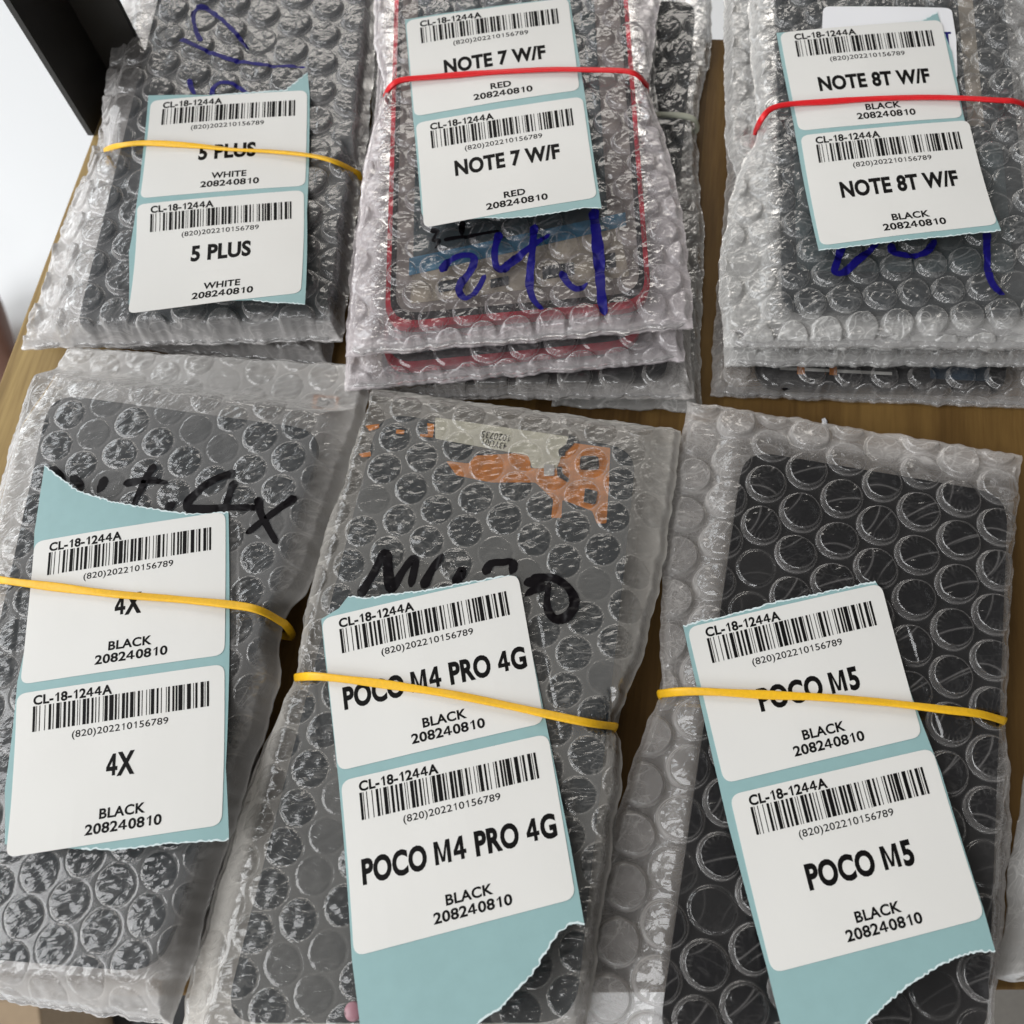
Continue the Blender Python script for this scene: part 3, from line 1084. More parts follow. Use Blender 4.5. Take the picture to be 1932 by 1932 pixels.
SC_ = make_strip('C', 'teal strip with BLACK stickers held by a red band, over a white paper note', zz((1924, 0), [(665, 172), (1503, 105), (1615, 610), (765, 680), (772, 705), (1645, 625), (1795, 1165), (878, 1275)]),
                 [(1465, 62), (1600, 53), (1740, 39), (1768, 22), (1773, 38), (1796, 98), (1818, 218), (1889, 435), (1775, 447), (1666, 458), (1593, 467), (1545, 473), (1498, 236)], [(1, 3), (7, 11)],
                 ZC, (2.0, 3.2), 'NOTE 8T W/F', 0.68, 'BLACK', 0.215, 0.36)
SD = make_strip('D', 'teal strip with BLACK stickers, torn slantwise above its upper sticker on the milky left bag', zz((0, 1000), [(180, 1055), (1170, 898), (1165, 1640), (105, 1795)]) + zz((0, 1924), [(88, 222), (1165, 65), (1150, 900), (30, 1070)]),
                [(84, 879), (109, 897), (146, 926), (218, 948), (309, 963), (364, 970), (431, 966), (433, 1185), (426, 1447), (432, 1584), (418, 1587), (327, 1591), (218, 1604), (153, 1602), (9, 1593), (9, 1491), (33, 1284), (55, 1185), (65, 1003), (76, 930)], [(0, 6), (9, 13)],
                ZD, (3.0, 3.4), '4X', 0.135, 'BLACK', 0.215, 0.27)
SE = make_strip('E', 'teal strip with BLACK stickers and a long curved tail, below the orange flex', [(607, 1168), (977, 1083), (1027, 1364), (638, 1455)] + zz((1000, 1924), [(12, 672), (1085, 427), (1230, 1280), (80, 1583)]),
                [(639, 1148), (657, 1125), (694, 1128), (730, 1121), (785, 1116), (960, 1085), (975, 1088), (1026, 1341), (1076, 1593), (1103, 1744), (1090, 1742), (1076, 1744), (1057, 1756), (1032, 1793), (1006, 1836), (974, 1869), (941, 1906), (901, 1932), (875, 1953), (685, 1962), (679, 1932), (664, 1811), (639, 1476), (612, 1230), (606, 1168)], [(1, 5), (9, 18)],
                ZE, (2.2, 3.0), 'POCO M4 PRO 4G', 0.905, 'BLACK', 0.215, 0.30)
SF = make_strip('F', 'teal strip with BLACK stickers over the glossy black screen, torn slantwise at its near end', zz((1924, 1000), [(185, 1500), (1190, 1270)]) + zz((1924, 1924), [(1405, 440), (378, 685), (405, 745), (1455, 500), (1730, 1380), (625, 1670)]),
                [(1289, 1181), (1320, 1172), (1393, 1156), (1465, 1134), (1531, 1123), (1651, 1096), (1662, 1112), (1720, 1312), (1775, 1455), (1855, 1713), (1878, 1795), (1847, 1796), (1811, 1804), (1767, 1826), (1720, 1855), (1676, 1891), (1636, 1931), (1611, 1960), (1480, 1960), (1447, 1826), (1374, 1556), (1316, 1302)], [(0, 5), (10, 17)],
                ZF, (2.6, 3.0), 'POCO M5', 0.51, 'BLACK', 0.215, 0.32)

QA = band_path(zz((0, 0), [(545, 780), (620, 755), (760, 742), (1000, 755), (1200, 775), (1400, 785), (1600, 805), (1740, 840), (1860, 900)]), ZA, 14)
QB = band_path(zz((1000, 0), [(240, 500), (270, 450), (330, 415), (500, 398), (800, 375), (1100, 360), (1300, 362), (1480, 368), (1550, 390), (1600, 445)]), ZB, 22)
QC = band_path(zz((1924, 0), [(540, 680), (570, 620), (620, 565), (720, 540), (900, 528), (1200, 510), (1500, 505), (1800, 520), (1900, 530), (2030, 590)]), ZC, 14)
QD = band_path([(-32, 1092), (0, 1094), (36, 1099), (109, 1108), (218, 1121), (327, 1130), (437, 1141), (491, 1152), (536, 1176)], ZD, 14)
QE = band_path([(558, 1278), (590, 1276), (639, 1280), (748, 1294), (857, 1311), (966, 1333), (1039, 1349), (1112, 1364), (1161, 1371)], ZE, 14)
QF = band_path([(1244, 1309), (1284, 1305), (1338, 1305), (1447, 1311), (1556, 1316), (1666, 1325), (1775, 1338), (1847, 1347), (1895, 1360)], ZF, 9)
QG = band_path([(1060, 232), (1120, 222), (1235, 217), (1248, 216), (1290, 219), (1310, 226), (1317, 240)], 8.4, 3.5)

GB = 'bubble wrap bags of phone screens'
# ---- stack A : 5 PLUS
PA = [(330, -130), (702, -130), (631, 606), (142, 626)]
A2 = bag('A2', 'bubble wrap bag peeking out under the bag nearest the black metal post', [(262, -120), (210, 200), (130, 430), (66, 640)], [(712, -120), (690, 330), (640, 560), (622, 694)], 0.8, 9.5, None, F_CLEAR, ((500, 27), (56, 20), (-7, 51)), GB, seed=3, res=0.6)
A1 = bag('A1', 'clear bubble wrap bag with blue marker scribble above its WHITE stickers, beside the metal post', [(262, -120), (232, 0), (205, 130), (192, 215), (196, 288), (150, 370), (105, 470), (75, 560), (38, 658)],
         [(728, -120), (716, 0), (704, 150), (684, 330), (668, 450), (656, 560), (645, 642)], 10.5, ZA - 0.3, PA, F_CLEAR, ((500, 27), (56, 20), (-7, 51)), GB, seed=5, clamp=SA['clamp'], band=QA)
eA, CA, oA = screen('dark grey phone screen under the strip that says WHITE', PA, 15.0, 2.4, M['grey'], 7)
writing(A1, [(1.5, zz((0, 0), [(1045, 215), (1020, 170), (1005, 110), (1010, 60), (1045, 42), (1100, 65), (1170, 120), (1230, 180), (1290, 260)])),
             (1.5, zz((0, 0), [(935, 205), (1000, 230), (1100, 275), (1200, 310), (1290, 325), (1400, 340), (1585, 350)])),
             (1.6, zz((0, 0), [(980, 410), (990, 450), (1012, 492)])),
             (1.5, zz((0, 0), [(1100, 505), (1105, 460), (1140, 430), (1200, 432), (1240, 455), (1295, 495)]))], M['blue'], 'blue marker scribble')
# ---- stack B : NOTE 7
B4 = bag('B4', 'narrow visible greyish bubble wrap bag with a pale rubber band around it', [(1120, -120), (1090, 200), (1080, 500), (1040, 765)], [(1352, -120), (1342, 0), (1341, 90), (1330, 155), (1316, 235), (1321, 370), (1330, 436), (1324, 618), (1322, 776)], 0.8, 8.5,
         [(1030, -10), (1312, 8), (1268, 330), (990, 380)], F_GREY, ((1200, 60), (58, -8), (22, 46)), GB, seed=8, margin=0.5, band=QG)
eB4, CB4, oB4 = screen('dark phone screen in the bag with the pale rubber band', [(1030, 5), (1314, 2), (1262, 560), (940, 600)], 4.6, 2.2, M['grey'], 7)
B3 = bag('B3', 'clear bag with a black screen end, lowest below the two red framed screens', [(706, -120), (700, 250), (690, 500), (688, 752)], [(1246, -120), (1240, 200), (1290, 450), (1309, 752)], 7.8, 14.5, [(720, 100), (1215, 90), (1262, 716), (720, 722)], F_NEAR, ((930, 720), (78, -4), (38, 50)), GB, seed=9, margin=0.6)
eB3, CB3, oB3 = screen('black screen whose end shows below the two red framed screens', [(720, 100), (1215, 90), (1262, 716), (720, 722)], 11.0, 1.8, M['glass'], 7)
B2 = bag('B2', 'pinkish bubble wrap bag second from top, only its red near end showing', [(706, -120), (712, 150), (668, 450), (647, 737)], [(1246, -120), (1226, 150), (1280, 420), (1292, 680)], 14.8, 21.0, [(745, 20), (1190, 0), (1210, 652), (724, 700)], F_PINK, ((920, 655), (70, -6), (36, 50)), GB, seed=12, margin=0.6)
PB2 = [(745, 20), (1190, 0), (1210, 652), (724, 700)]
eB2, CB2, oB2 = screen('lower red framed screen, only its near red edge showing below the top one', PB2, 18.0, 1.8, M['slate'], 9)
PB = [(748, -60), (1176, -90), (1228, 578), (728, 622)]
B1 = bag('B1', 'pinkish bubble wrap bag with the blue number 24.1 and RED stickers', [(700, -120), (704, 0), (706, 73), (716, 130), (724, 182), (702, 250), (686, 316), (672, 450), (661, 567), (650, 673)],
         [(1250, -120), (1246, 0), (1236, 70), (1226, 130), (1223, 166), (1265, 291), (1285, 400), (1296, 473), (1310, 618)], 21.4, ZB - 0.3, PB, F_PINK, ((1040, 610), (64, -11), (34, 44)), GB, seed=15, clamp=SB['clamp'], band=QB, bub_h=2.0)
eB, CB, oB = screen('red framed phone screen with blue tape, under the stickers that say RED', PB, 24.2, 1.9, M['bezel'], 9)
for e_, C_, o_, z_ in ((eB, CB, oB, 24.2), (eB2, CB2, oB2, 18.0)):
    out_ = rounded(C_, 9)
    cc = np.mean(C_, axis=0)
    inn = rounded([c + (cc - c) / np.linalg.norm(cc - c) * 2.3 for c in C_], 8)
    o2 = rounded([c - (cc - c) / np.linalg.norm(cc - c) * 0.5 for c in C_], 9)
    link('frame', ring('frame', o2, inn, z_ - 1.9, z_ + 0.35, o_), M['redmetal'], e_)
    i2 = rounded([c + (cc - c) / np.linalg.norm(cc - c) * 5.4 for c in C_], 7)
    link('gasket', ring('gasket', inn, i2, z_ + .02, z_ + 0.12, o_), M['glass'], e_)
inlay('back_plate', eB, oB, CB, [(.10, .0), (.86, .0), (.86, .80), (.10, .86)], 24.25, 0.15, M['slate'], 3)
inlay('foil', eB, oB, CB, [(.10, .862), (.90, .80), (.93, .925), (.09, .945)], 24.25, 0.1, M['beige'], 1)
inlay('blue_tape', eB, oB, CB, [(.085, .835), (.93, .765), (.93, .80), (.085, .878)], 24.45, 0.05, M['bluetape'], .3)
for s_, t_, w_, h_ in ((.20, .90, .10, .025), (.40, .905, .07, .02), (.60, .885, .12, .03), (.80, .87, .08, .035)):
    inlay('connector', eB, oB, CB, [(s_, t_), (s_ + w_, t_ - .005), (s_ + w_, t_ + h_ - .005), (s_, t_ + h_)], 24.4, 0.35, M['grey'], .4)
writing(B1, [(2.16, zz((1000, 0), [(530, 1412), (570, 1360), (640, 1325), (700, 1335), (690, 1400), (640, 1460), (625, 1510), (660, 1545), (720, 1500), (760, 1425)])),
             (2.16, zz((1000, 0), [(835, 1205), (810, 1300), (820, 1390), (860, 1390), (960, 1310), (1095, 1215)])),
             (2.16, zz((1000, 0), [(1015, 1165), (1005, 1300), (990, 1450), (1000, 1530), (1030, 1580), (1062, 1605)])),
             (2.0, zz((1000, 0), [(1155, 1405), (1190, 1470), (1240, 1500), (1292, 1468)])),
             (3.0, zz((1000, 0), [(1320, 1080), (1335, 1200), (1350, 1350), (1360, 1500), (1372, 1600), (1387, 1638)]))], M['blue'], 'blue marker number 24.1')
writing(B1, [(1.6, zz((1000, 0), [(645, 1145), (640, 1180), (640, 1222)])), (1.2, zz((1000, 0), [(545, 1245), (620, 1232), (700, 1222), (835, 1200)])),
             (1.2, zz((1000, 0), [(475, 1200), (515, 1205), (490, 1245), (522, 1250), (500, 1290)]))], M['black'], 'small black marker strokes')
# ---- stack C : NOTE 8T
C3 = bag('C3', 'clear bag with a black screen end, lowest in the far right stack', [(1372, -120), (1372, 300), (1352, 560), (1339, 746)], [(2010, -120), (2040, 400), (2010, 772)], 0.8, 8.0, [(1440, 60), (1850, 50), (1900, 740), (1424, 728)], F_NEAR, ((1600, 705), (70, 2), (34, 40)), GB, seed=21, margin=0.6)
eC3, CC3, oC3 = screen('black screen with tiny orange tabs, lowest in the far right stack', [(1440, 60), (1850, 50), (1902, 744), (1424, 732)], 4.6, 1.8, M['glass'], 8)
for s_ in (.17, .30):
    inlay('flex_tab', eC3, oC3, CC3, [(s_, .945), (s_ + .03, .945), (s_ + .03, .965), (s_, .965)], 4.65, 0.1, M['copper'], .2)
inlay('flex_line', eC3, oC3, CC3, [(.10, .948), (.55, .955), (.55, .962), (.10, .955)], 4.62, 0.08, M['silver'], .1)
inlay('camera_bar', eC3, oC3, CC3, [(.70, .93), (.93, .935), (.93, .972), (.70, .968)], 4.65, 0.15, plain('dark_blue_cover', (0.010, 0.030, 0.055), 0.3), .5)
C2 = bag('C2', 'crumpled bubble wrap bag in the middle of the far right stack', [(1366, -120), (1365, 0), (1369, 182), (1372, 284), (1390, 338), (1374, 480), (1366, 690)], [(1990, -120), (2030, 400), (2010, 690)], 8.3, 15.0, [(1480, 100), (1870, 90), (1925, 668), (1478, 660)], F_GREY, ((1600, 660), (66, 2), (34, 44)), GB, seed=23, margin=0.7, crumple=1.4)
eC2, CC2, oC2 = screen('dark screen with a silver end strip in the middle of the far right stack', [(1480, 100), (1870, 90), (1925, 655), (1478, 650)], 12.0, 1.8, M['grey'], 8)
inlay('end_strip', eC2, oC2, CC2, [(.05, .955), (.95, .955), (.95, .985), (.05, .985)], 12.05, 0.3, M['silver'], .5)
PC = [(1462, -60), (1888, -60), (1955, 592), (1478, 586)]
C1 = bag('C1', 'crumpled bubble wrap bag on top of the far right stack, under the white note', [(1412, -120), (1412, 0), (1418, 120), (1427, 250), (1400, 310), (1378, 380), (1362, 470), (1358, 560), (1371, 655)], [(1960, -120), (1960, 100), (1965, 215), (2010, 330), (2020, 500), (2010, 660)], 15.3, ZC - 0.3, PC, F_GREY,
         ((1503, 425), (62, -6), (30, 46)), GB, seed=26, clamp=SC_['clamp'], band=QC, crumple=1.5)
eC, CC, oC = screen('dark phone screen with a pale side strip, top of the far right stack', PC, 18.0, 2.0, M['grey'], 7)
inlay('side_strip', eC, oC, CC, [(.80, .0), (.865, .0), (.865, .5), (.80, .5)], 18.05, 0.12, M['beige'], .3)
inlay('back_plate', eC, oC, CC, [(.06, .55), (.93, .55), (.93, .90), (.06, .90)], 18.05, 0.12, M['slate'], 2)
writing(C1, [(2.16, zz((1924, 0), [(990, 1270), (965, 1350), (950, 1412), (1000, 1412), (1080, 1340), (1175, 1260)])),
             (2.2, zz((1924, 0), [(1240, 1262), (1260, 1310), (1330, 1325), (1420, 1310), (1475, 1245)])),
             (2.0, zz((1924, 0), [(1740, 1200), (1742, 1350), (1755, 1440), (1790, 1500), (1832, 1528)]))], M['blue'], 'blue marker number')
# ---- stack D : 4X
D2 = bag('D2', 'bubble wrap bag mostly hidden under the milky left bag with black writing', [(135, 700), (20, 880), (-20, 1200), (-60, 1500), (-80, 1830)], [(640, 720), (610, 1000), (528, 1180), (480, 1460), (356, 1850)], 0.8, 9.5, None, F_MILK, ((275, 1727), (-86, 29), (-27, 87)), GB, style='in', seed=31, res=0.7)
PD = [(95, 742), (612, 812), (300, 1836), (-140, 1800)]
D1 = bag('D1', 'milky bubble wrap bag at the near left, with black writing ending in an x', [(130, 655), (73, 755), (33, 813), (4, 901), (-22, 1000), (-30, 1090), (-70, 1200), (-110, 1500), (-150, 1868)],
         [(700, 690), (688, 784), (669, 842), (618, 1003), (582, 1105), (538, 1165), (528, 1239), (522, 1300), (473, 1466), (436, 1578), (386, 1738), (349, 1862), (326, 1936)], 10.3, ZD - 0.3, PD, F_MILK, ((275, 1727), (-86, 29), (-27, 87)), GB, style='in', seed=33, clamp=SD['clamp'], band=QD)
eD, CD, oD = screen('dark grey phone screen in the milky bag at the near left', PD, 17.6, 2.2, M['grey'], 9)
fx = [at(x, y, 12.4)[:2] for x, y in ((592, 744), (640, 748), (636, 774), (588, 770))]
link('flex_cable', prism('flex_cable', rounded(fx, .6, 3), 12.2, 12.4, oD), M['copper'], eD)
fx = [at(x, y, 12.7)[:2] for x, y in ((600, 750), (632, 752), (629, 769), (597, 767))]
link('connector', prism('connector', rounded(fx, .4, 3), 12.4, 12.8, oD), M['grey'], eD)
writing(D1, [(2.4, zz((0, 1000), [(255, 672), (300, 700), (340, 740)])), (2.08, zz((0, 1000), [(365, 715), (395, 735), (415, 755), (420, 790)])), (2.4, zz((0, 1000), [(545, 715), (530, 760), (505, 800)])),
             (2.08, zz((0, 1000), [(805, 650), (760, 720), (722, 800), (690, 868)])), (2.08, zz((0, 1000), [(640, 752), (700, 742), (780, 735), (872, 748)])), (2.08, zz((0, 1000), [(855, 885), (880, 868), (912, 850)])),
             (2.3, zz((0, 1000), [(1222, 690), (1130, 722), (1050, 770), (990, 830), (972, 872), (1020, 886), (1150, 880), (1345, 878)])), (2.08, zz((0, 1000), [(1215, 735), (1190, 810), (1160, 892)])),
             (2.08, zz((0, 1000), [(1340, 822), (1350, 900), (1390, 980), (1438, 1065)])), (2.08, zz((0, 1000), [(1540, 822), (1450, 880), (1370, 940), (1275, 1012)]))], M['black'], 'black marker writing ending in an x')
# ---- stack E : M4 PRO
E2 = bag('E2', 'bubble wrap bag mostly hidden under the milky bag with orange flex', [(705, 800), (640, 1000), (568, 1270), (440, 1600), (372, 1960)], [(1275, 840), (1240, 1080), (1165, 1365), (1168, 1500), (1100, 1960)], 0.8, 9.0, None, F_MILKW, ((867, 843), (71, -21), (52, 37)), GB, style='in', seed=41, res=0.7)
PE = [(716, 778), (1202, 846), (1085, 1930), (420, 1930)]
E1 = bag('E1', 'milky bubble wrap bag with orange flex showing through its far end', [(702, 732), (692, 790), (661, 879), (643, 944), (611, 995), (597, 1068), (571, 1177), (560, 1275), (542, 1313), (509, 1386), (469, 1477), (436, 1578), (411, 1666), (364, 1818), (342, 1920), (335, 1975)],
         [(1283, 812), (1272, 930), (1250, 1075), (1236, 1148), (1206, 1257), (1190, 1302), (1162, 1360), (1168, 1400), (1172, 1480), (1160, 1560), (1140, 1700), (1120, 1850), (1105, 1975)], 9.3, ZE - 0.3, PE, F_MILKW, ((867, 843), (71, -21), (52, 37)), GB, style='in', seed=43, clamp=SE['clamp'], band=QE)
eE, CE, oE = screen('dark phone screen with orange flex and a cream sticker', PE, 16.2, 2.2, M['grey'], 8)


def on_E(name, px, z, th, mat, r=.6):
    P = [at(x, y, z)[:2] for x, y in px]
    return link(name, prism(name, rounded(P, r, 3), z, z + th, oE), mat, eE)


dz = lambda pts: [(1050 * k + x / 2.147 * k, 1150 * k + y / 2.147 * k) for x, y in pts]
cs = on_E('paper_sticker', dz([(505, 178), (1352, 300), (1275, 500), (1120, 500), (1095, 420), (505, 312)]), 16.3, 0.1, M['cream'])
on_E('copper_tape', dz([(575, 455), (720, 470), (760, 420), (1110, 400), (1108, 500), (1160, 500), (1270, 420), (1385, 340), (1615, 372), (1605, 620), (1590, 850), (1530, 850), (1500, 770), (1310, 700), (1305, 815), (1240, 815), (1255, 700), (1140, 590), (860, 590), (640, 545)]), 16.22, 0.06, M['copper'], .5)
on_E('camera_hole', dz([(1425, 425), (1540, 425), (1545, 510), (1420, 510)]), 16.4, 0.4, M['glass'], 1.0)
on_E('flex_cable', dz([(1355, 290), (1400, 300), (1380, 350), (1325, 400), (1330, 420), (1290, 425), (1285, 385), (1340, 345)]), 16.45, 0.15, M['grey'], .4)
on_E('flex_cable', dz([(1275, 490), (1310, 490), (1310, 530), (1355, 570), (1345, 590), (1280, 550)]), 16.45, 0.15, M['grey'], .4)
on_E('flex_tab', dz([(455, 215), (500, 222), (490, 305), (410, 300), (410, 285), (460, 285)]), 16.3, 0.15, M['copper'], .2)
on_E('flex_tab', dz([(260, 255), (310, 260), (306, 285), (256, 280)]), 16.3, 0.15, M['copper'], .2)
on_E('flex_tab', dz([(60, 230), (150, 220), (150, 245), (90, 265)]), 16.3, 0.15, M['copper'], .2)
on_E('flex_tab', dz([(20, 410), (95, 395), (98, 425), (40, 432)]), 16.3, 0.15, M['copper'], .2)
on_E('chip', dz([(1195, 480), (1260, 480), (1260, 550), (1195, 550)]), 16.3, 0.4, M['silver'], .3)
on_E('chip', dz([(1455, 630), (1535, 650), (1520, 730), (1445, 715)]), 16.3, 0.4, M['grey'], .3)
# the two printed lines on the cream sticker stand on their heads
for body, (a, b) in (('1020735', ((985, 292), (805, 262))), ('43YU01', ((965, 345), (812, 310)))):
    A_, F_, x0, x1 = line_mesh(body, 0.01)
    p0, p1 = (at(*dz([q])[0], 16.5)[:2] for q in (a, b))
    ex = (p1 - p0) / np.linalg.norm(p1 - p0)
    ey = np.array([-ex[1], ex[0]])
    sc = np.linalg.norm(p1 - p0) / (x1 - x0)
    bm = bmesh.new()
    vs = [bm.verts.new((*(p0 + ex * (q[0] - x0) * sc + ey * q[1] * sc * 1.25), 16.45)) for q in A_]
    for f_ in F_:
        try:
            bm.faces.new([vs[i] for i in f_])
        except ValueError:
            pass
    link('printed_text', mesh_bm('printed_text', bm, oE), M['ink'], cs)
writing(E1, [(2.32, zz((1000, 1000), [(105, 1340), (170, 1235), (230, 1122), (252, 1130), (258, 1220), (272, 1300), (330, 1210), (385, 1142), (398, 1165), (385, 1230), (372, 1290)])), (2.32, zz((1000, 1000), [(435, 1295), (480, 1205), (542, 1115)])),
             (2.4, zz((1000, 1000), [(600, 1280), (622, 1235), (640, 1195), (645, 1250)])), (2.16, zz((1000, 1000), [(755, 1225), (790, 1168), (860, 1160), (905, 1145)])), (2.0, zz((1000, 1000), [(905, 1145), (905, 1190), (890, 1222)])),
             (2.3, zz((1000, 1000), [(960, 1272), (1010, 1262), (1060, 1285), (1010, 1305), (965, 1335)])),
             (2.32, zz((1000, 1000), [(990, 1250), (1090, 1240), (1165, 1270), (1215, 1330), (1218, 1395), (1175, 1445), (1120, 1452), (1085, 1405), (1082, 1335), (1092, 1265)]))], M['black'], 'thick black marker writing')
# ---- stack F : M5
F2 = bag('F2', 'bubble wrap bag mostly hidden under the clear bag with the glossy black screen', [(1300, 790), (1258, 1021), (1246, 1305), (1170, 1560), (1090, 1960)], [(1918, 880), (1906, 1100), (1898, 1365), (1908, 1550), (1875, 1960)], 0.8, 6.0, None, F_NEAR, ((1446, 915), (75, -25), (-10, 77)), GB, seed=51, res=0.7, bub_h=1.5)
PF = [(1404, 848), (1902, 932), (1862, 1975), (1240, 1975)]
F1 = bag('F1', 'clear bubble wrap bag with large round bubbles over a glossy black screen', [(1295, 756), (1277, 875), (1258, 1021), (1247, 1112), (1247, 1221), (1246, 1308), (1217, 1375), (1185, 1462), (1163, 1538), (1141, 1648), (1112, 1775), (1079, 1924), (1065, 1985)],
         [(1929, 858), (1921, 960), (1913, 1075), (1903, 1257), (1897, 1360), (1900, 1430), (1897, 1520), (1880, 1702), (1875, 1811), (1868, 1985)], 6.2, ZF - 0.3, PF, F_NEAR, ((1446, 915), (75, -25), (-10, 77)), GB, seed=53, clamp=SF['clamp'], band=QF, bub_h=2.6, crumple=0.55, res=0.27)
eF, CF, oF = screen('glossy black phone screen in the clear bag at the near right', PF, 9.6, 1.8, M['glass'], 8)
# ---- parcel cut by the right edge
G1 = bag('G1', 'crumpled bubble wrap bag cut off by the right edge of the photo', [(1936, 1400), (1928, 1500), (1914, 1580), (1904, 1662), (1896, 1748), (1877, 1846)], [(2250, 1400), (2250, 1600), (2240, 1880)], 0.8, 14.0, None, F_GREY, ((1950, 1600), (70, 0), (35, 60)), GB, seed=61, res=0.6, crumple=1.6, margin=0.7)

for b_ in (A1, A2, B1, B2, B3, C3, D1):
    fold(b_)
for b_ in (C1, C2):
    fold(b_, 1.1)
    fold(b_, 0.8, inset=4.2, dz=1.6)

# ---- rubber bands
rubber_band('yellow rubber band across the stickers that say WHITE', QA, M['yellow'], 1.7, 1.0, 0.5)
rubber_band('red rubber band across the stickers that say RED', QB, M['red'], 1.7, 1.1, 0.2, zlow=8.8)
rubber_band('red rubber band across BLACK stickers below the white note', QC, M['red'], 1.7, 1.1, 0.2)
rubber_band('yellow rubber band across the milky left bag, cut by the left edge', QD, M['yellow'], 2.1, 1.0, 0.35)
rubber_band('yellow rubber band across the strip below the orange flex', QE, M['yellow'], 2.0, 1.0, 0.35)
rubber_band('yellow rubber band across the strip over the glossy black screen', QF, M['yellow'], 2.0, 1.0, 0.4)
rubber_band('pale greenish rubber band round the greyish bag between the far stacks', QG, M['pale'], 2.0, 1.1)

# ---- white note under the NOTE 8T strip
nzf = SC_['zf']
np_ = [at_surf(x, y, lambda a, b: nzf(a, b) - 0.35, ZC)[:2] for x, y in [(1553, 13), (1795, 16), (1804, 73), (1806, 146), (1560, 150), (1551, 51)]]
no = np.array([np_[0][0], np_[0][1], ZC])
NOTE = link('paper_note', sheet('paper_note', rounded(np_, [2, 2, .1, .5, .5, .1], 4), lambda x, y: (x, y, float(nzf(x, y)) - 0.2), 0.1, 4.0, no), M['note'], None, no)
tag(NOTE, 'white paper note tucked under the far right label strip', 'note')
V, F = [], []
for pts in ([(1778, 60), (1794, 60), (1794, 64), (1778, 64)], [(1784, 64), (1789, 64), (1794, 112), (1789, 112)]):
    n = len(V)
    for x, y in pts:
        p = at_surf(x, y, lambda a, b: nzf(a, b) - 0.15, ZC)
        V.append(tuple(p))
    F.append((n, n + 1, n + 2, n + 3))
link('pen_marks', mesh_np('pen_marks', V, F, no, False), M['blue'], NOTE)

# ---- small things
p = at(668, 1908, 18.5)
bm = bmesh.new()
bmesh.ops.create_uvsphere(bm, u_segments=20, v_segments=12, radius=2.0, matrix=Matrix.Translation((p[0], p[1], 19.4)) @ Matrix.Diagonal((1, 1, 0.35, 1)))
tag(link('round_dot', mesh_bm('round_dot', bm, p, True), M['pink'], None, p), 'small round pink dot beside the long teal strip at the bottom', 'dot')
p = at(1555, 797, 0)
bm = bmesh.new()
bmesh.ops.create_icosphere(bm, subdivisions=2, radius=0.9, matrix=Matrix.Translation((p[0], p[1], 0.5)) @ Matrix.Diagonal((.8, 1.3, .5, 1)))
for v in bm.verts:
    v.co += Vector((random.uniform(-.2, .2), random.uniform(-.2, .2), random.uniform(-.1, .1)))
tag(link('paper_scrap', mesh_bm('paper_scrap', bm, p), M['note'], None, p), 'tiny white scrap on the bare wood beyond the clear near right bag', 'scrap')

# ---- bare foot on the floor, far out of focus, cut by the left edge
def floor_pt(px, py, z=-690):
    return at(px, py, z)


t0 = floor_pt(62, 840, -680)
bm = bmesh.new()
sk = bm.verts.layers.skin.verify()
dirf = Vector((0.25, -1.0, 0)).normalized()
sdf = Vector((-1.0, -0.25, 0)).normalized()
base = Vector((t0[0] + 6, t0[1] + 40, -672))


def sv(p, r):
    v = bm.verts.new(p)
    v[sk].radius = (r[0], r[1])
    return v


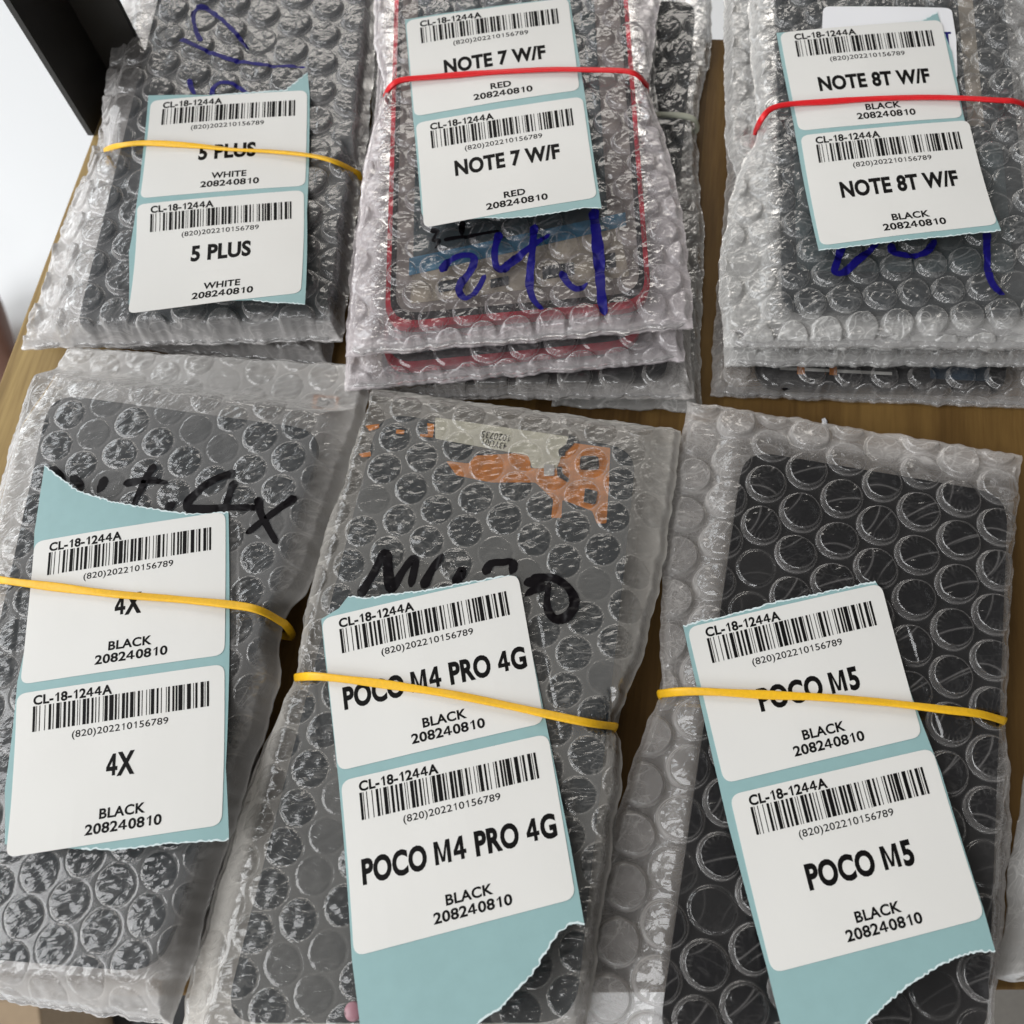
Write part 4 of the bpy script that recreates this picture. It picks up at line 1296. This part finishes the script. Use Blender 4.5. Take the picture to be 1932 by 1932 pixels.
ank = sv(base - dirf * 150 + Vector((0, 0, 75)) + sdf * 25, (32, 32))
heel = sv(base - dirf * 160 + Vector((0, 0, 10)) + sdf * 25, (30, 28))
mid_ = sv(base - dirf * 80 + Vector((0, 0, 14)) + sdf * 28, (34, 26))
ball = sv(base - dirf * 20 + sdf * 30, (42, 18))
bm.edges.new((ank, heel))
bm.edges.new((heel, mid_))
bm.edges.new((mid_, ball))
ank[sk].use_root = True
for i, (ln, rd) in enumerate(((42, 13), (40, 8.5), (34, 8), (28, 7.5), (20, 7))):
    a = sv(base + sdf * (2 + i * 16.5) - dirf * (i * 6 - 4), (rd, rd * .9))
    b = sv(a.co + dirf * ln * .6 + Vector((0, 0, 2)), (rd, rd * .85))
    c = sv(a.co + dirf * ln + Vector((0, 0, -3)), (rd * .85, rd * .7))
    bm.edges.new((ball, a))
    bm.edges.new((a, b))
    bm.edges.new((b, c))
fo = np.array([base.x, base.y, -700.0])
me = bpy.data.meshes.new('person')
for v in bm.verts:
    v.co = (v.co - Vector(fo)) * MM
    v[sk].radius = (v[sk].radius[0] * MM, v[sk].radius[1] * MM)
bm.to_mesh(me)
bm.free()
foot = link('person', me, M['skin'], None, fo)
foot.modifiers.new('skin', 'SKIN').use_smooth_shade = True
s_ = foot.modifiers.new('subsurf', 'SUBSURF')
s_.levels = s_.render_levels = 2
tag(foot, 'bare brown foot on the pale floor, cut off by the left edge', 'person')
bm = bmesh.new()
bmesh.ops.create_uvsphere(bm, u_segments=14, v_segments=8, radius=8, matrix=Matrix.Translation(base + dirf * 38 + sdf * 2 + Vector((0, 0, 8))) @ Matrix.Diagonal((1, 1, .35, 1)))
link('toenail', mesh_bm('toenail', bm, fo, True), M['nail'], foot)

# ---- things on the floor seen past the near edge
def box(name, px, zlo, zhi, mat, lab, cat):
    P = [at(x, y, zhi)[:2] for x, y in px]
    o = np.array([P[0][0], P[0][1], zlo])
    ob = link(name, prism(name, rounded(P, 4, 3), zlo, zhi, o, 1.5), mat, None, o)
    tag(ob, lab, cat)


box('carton', [(-160, 1890), (72, 1886), (96, 2060), (-160, 2060)], -700, -420, M['carton'], 'brown carton on the floor in the lower left corner', 'carton')
box('crate', [(98, 1860), (250, 1880), (250, 2060), (98, 2060)], -700, -520, M['darkbox'], 'dark plastic crate on the floor beside the brown carton', 'crate')

# ---- grey sheet that paints the floor's shade past the near right corner
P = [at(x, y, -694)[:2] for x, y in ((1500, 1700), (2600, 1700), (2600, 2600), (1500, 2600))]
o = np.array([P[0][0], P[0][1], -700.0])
tag(link('floor_shade_sheet', prism('floor_shade_sheet', rounded(P, 20), -699, -694, o, 1.0), plain('floor_shade_grey', (0.16, 0.15, 0.135), 0.9, 0, 0.8, 900, 0.15), None, o), 'grey sheet standing in for the shaded floor past the near right corner of the shelf', 'floor shade')
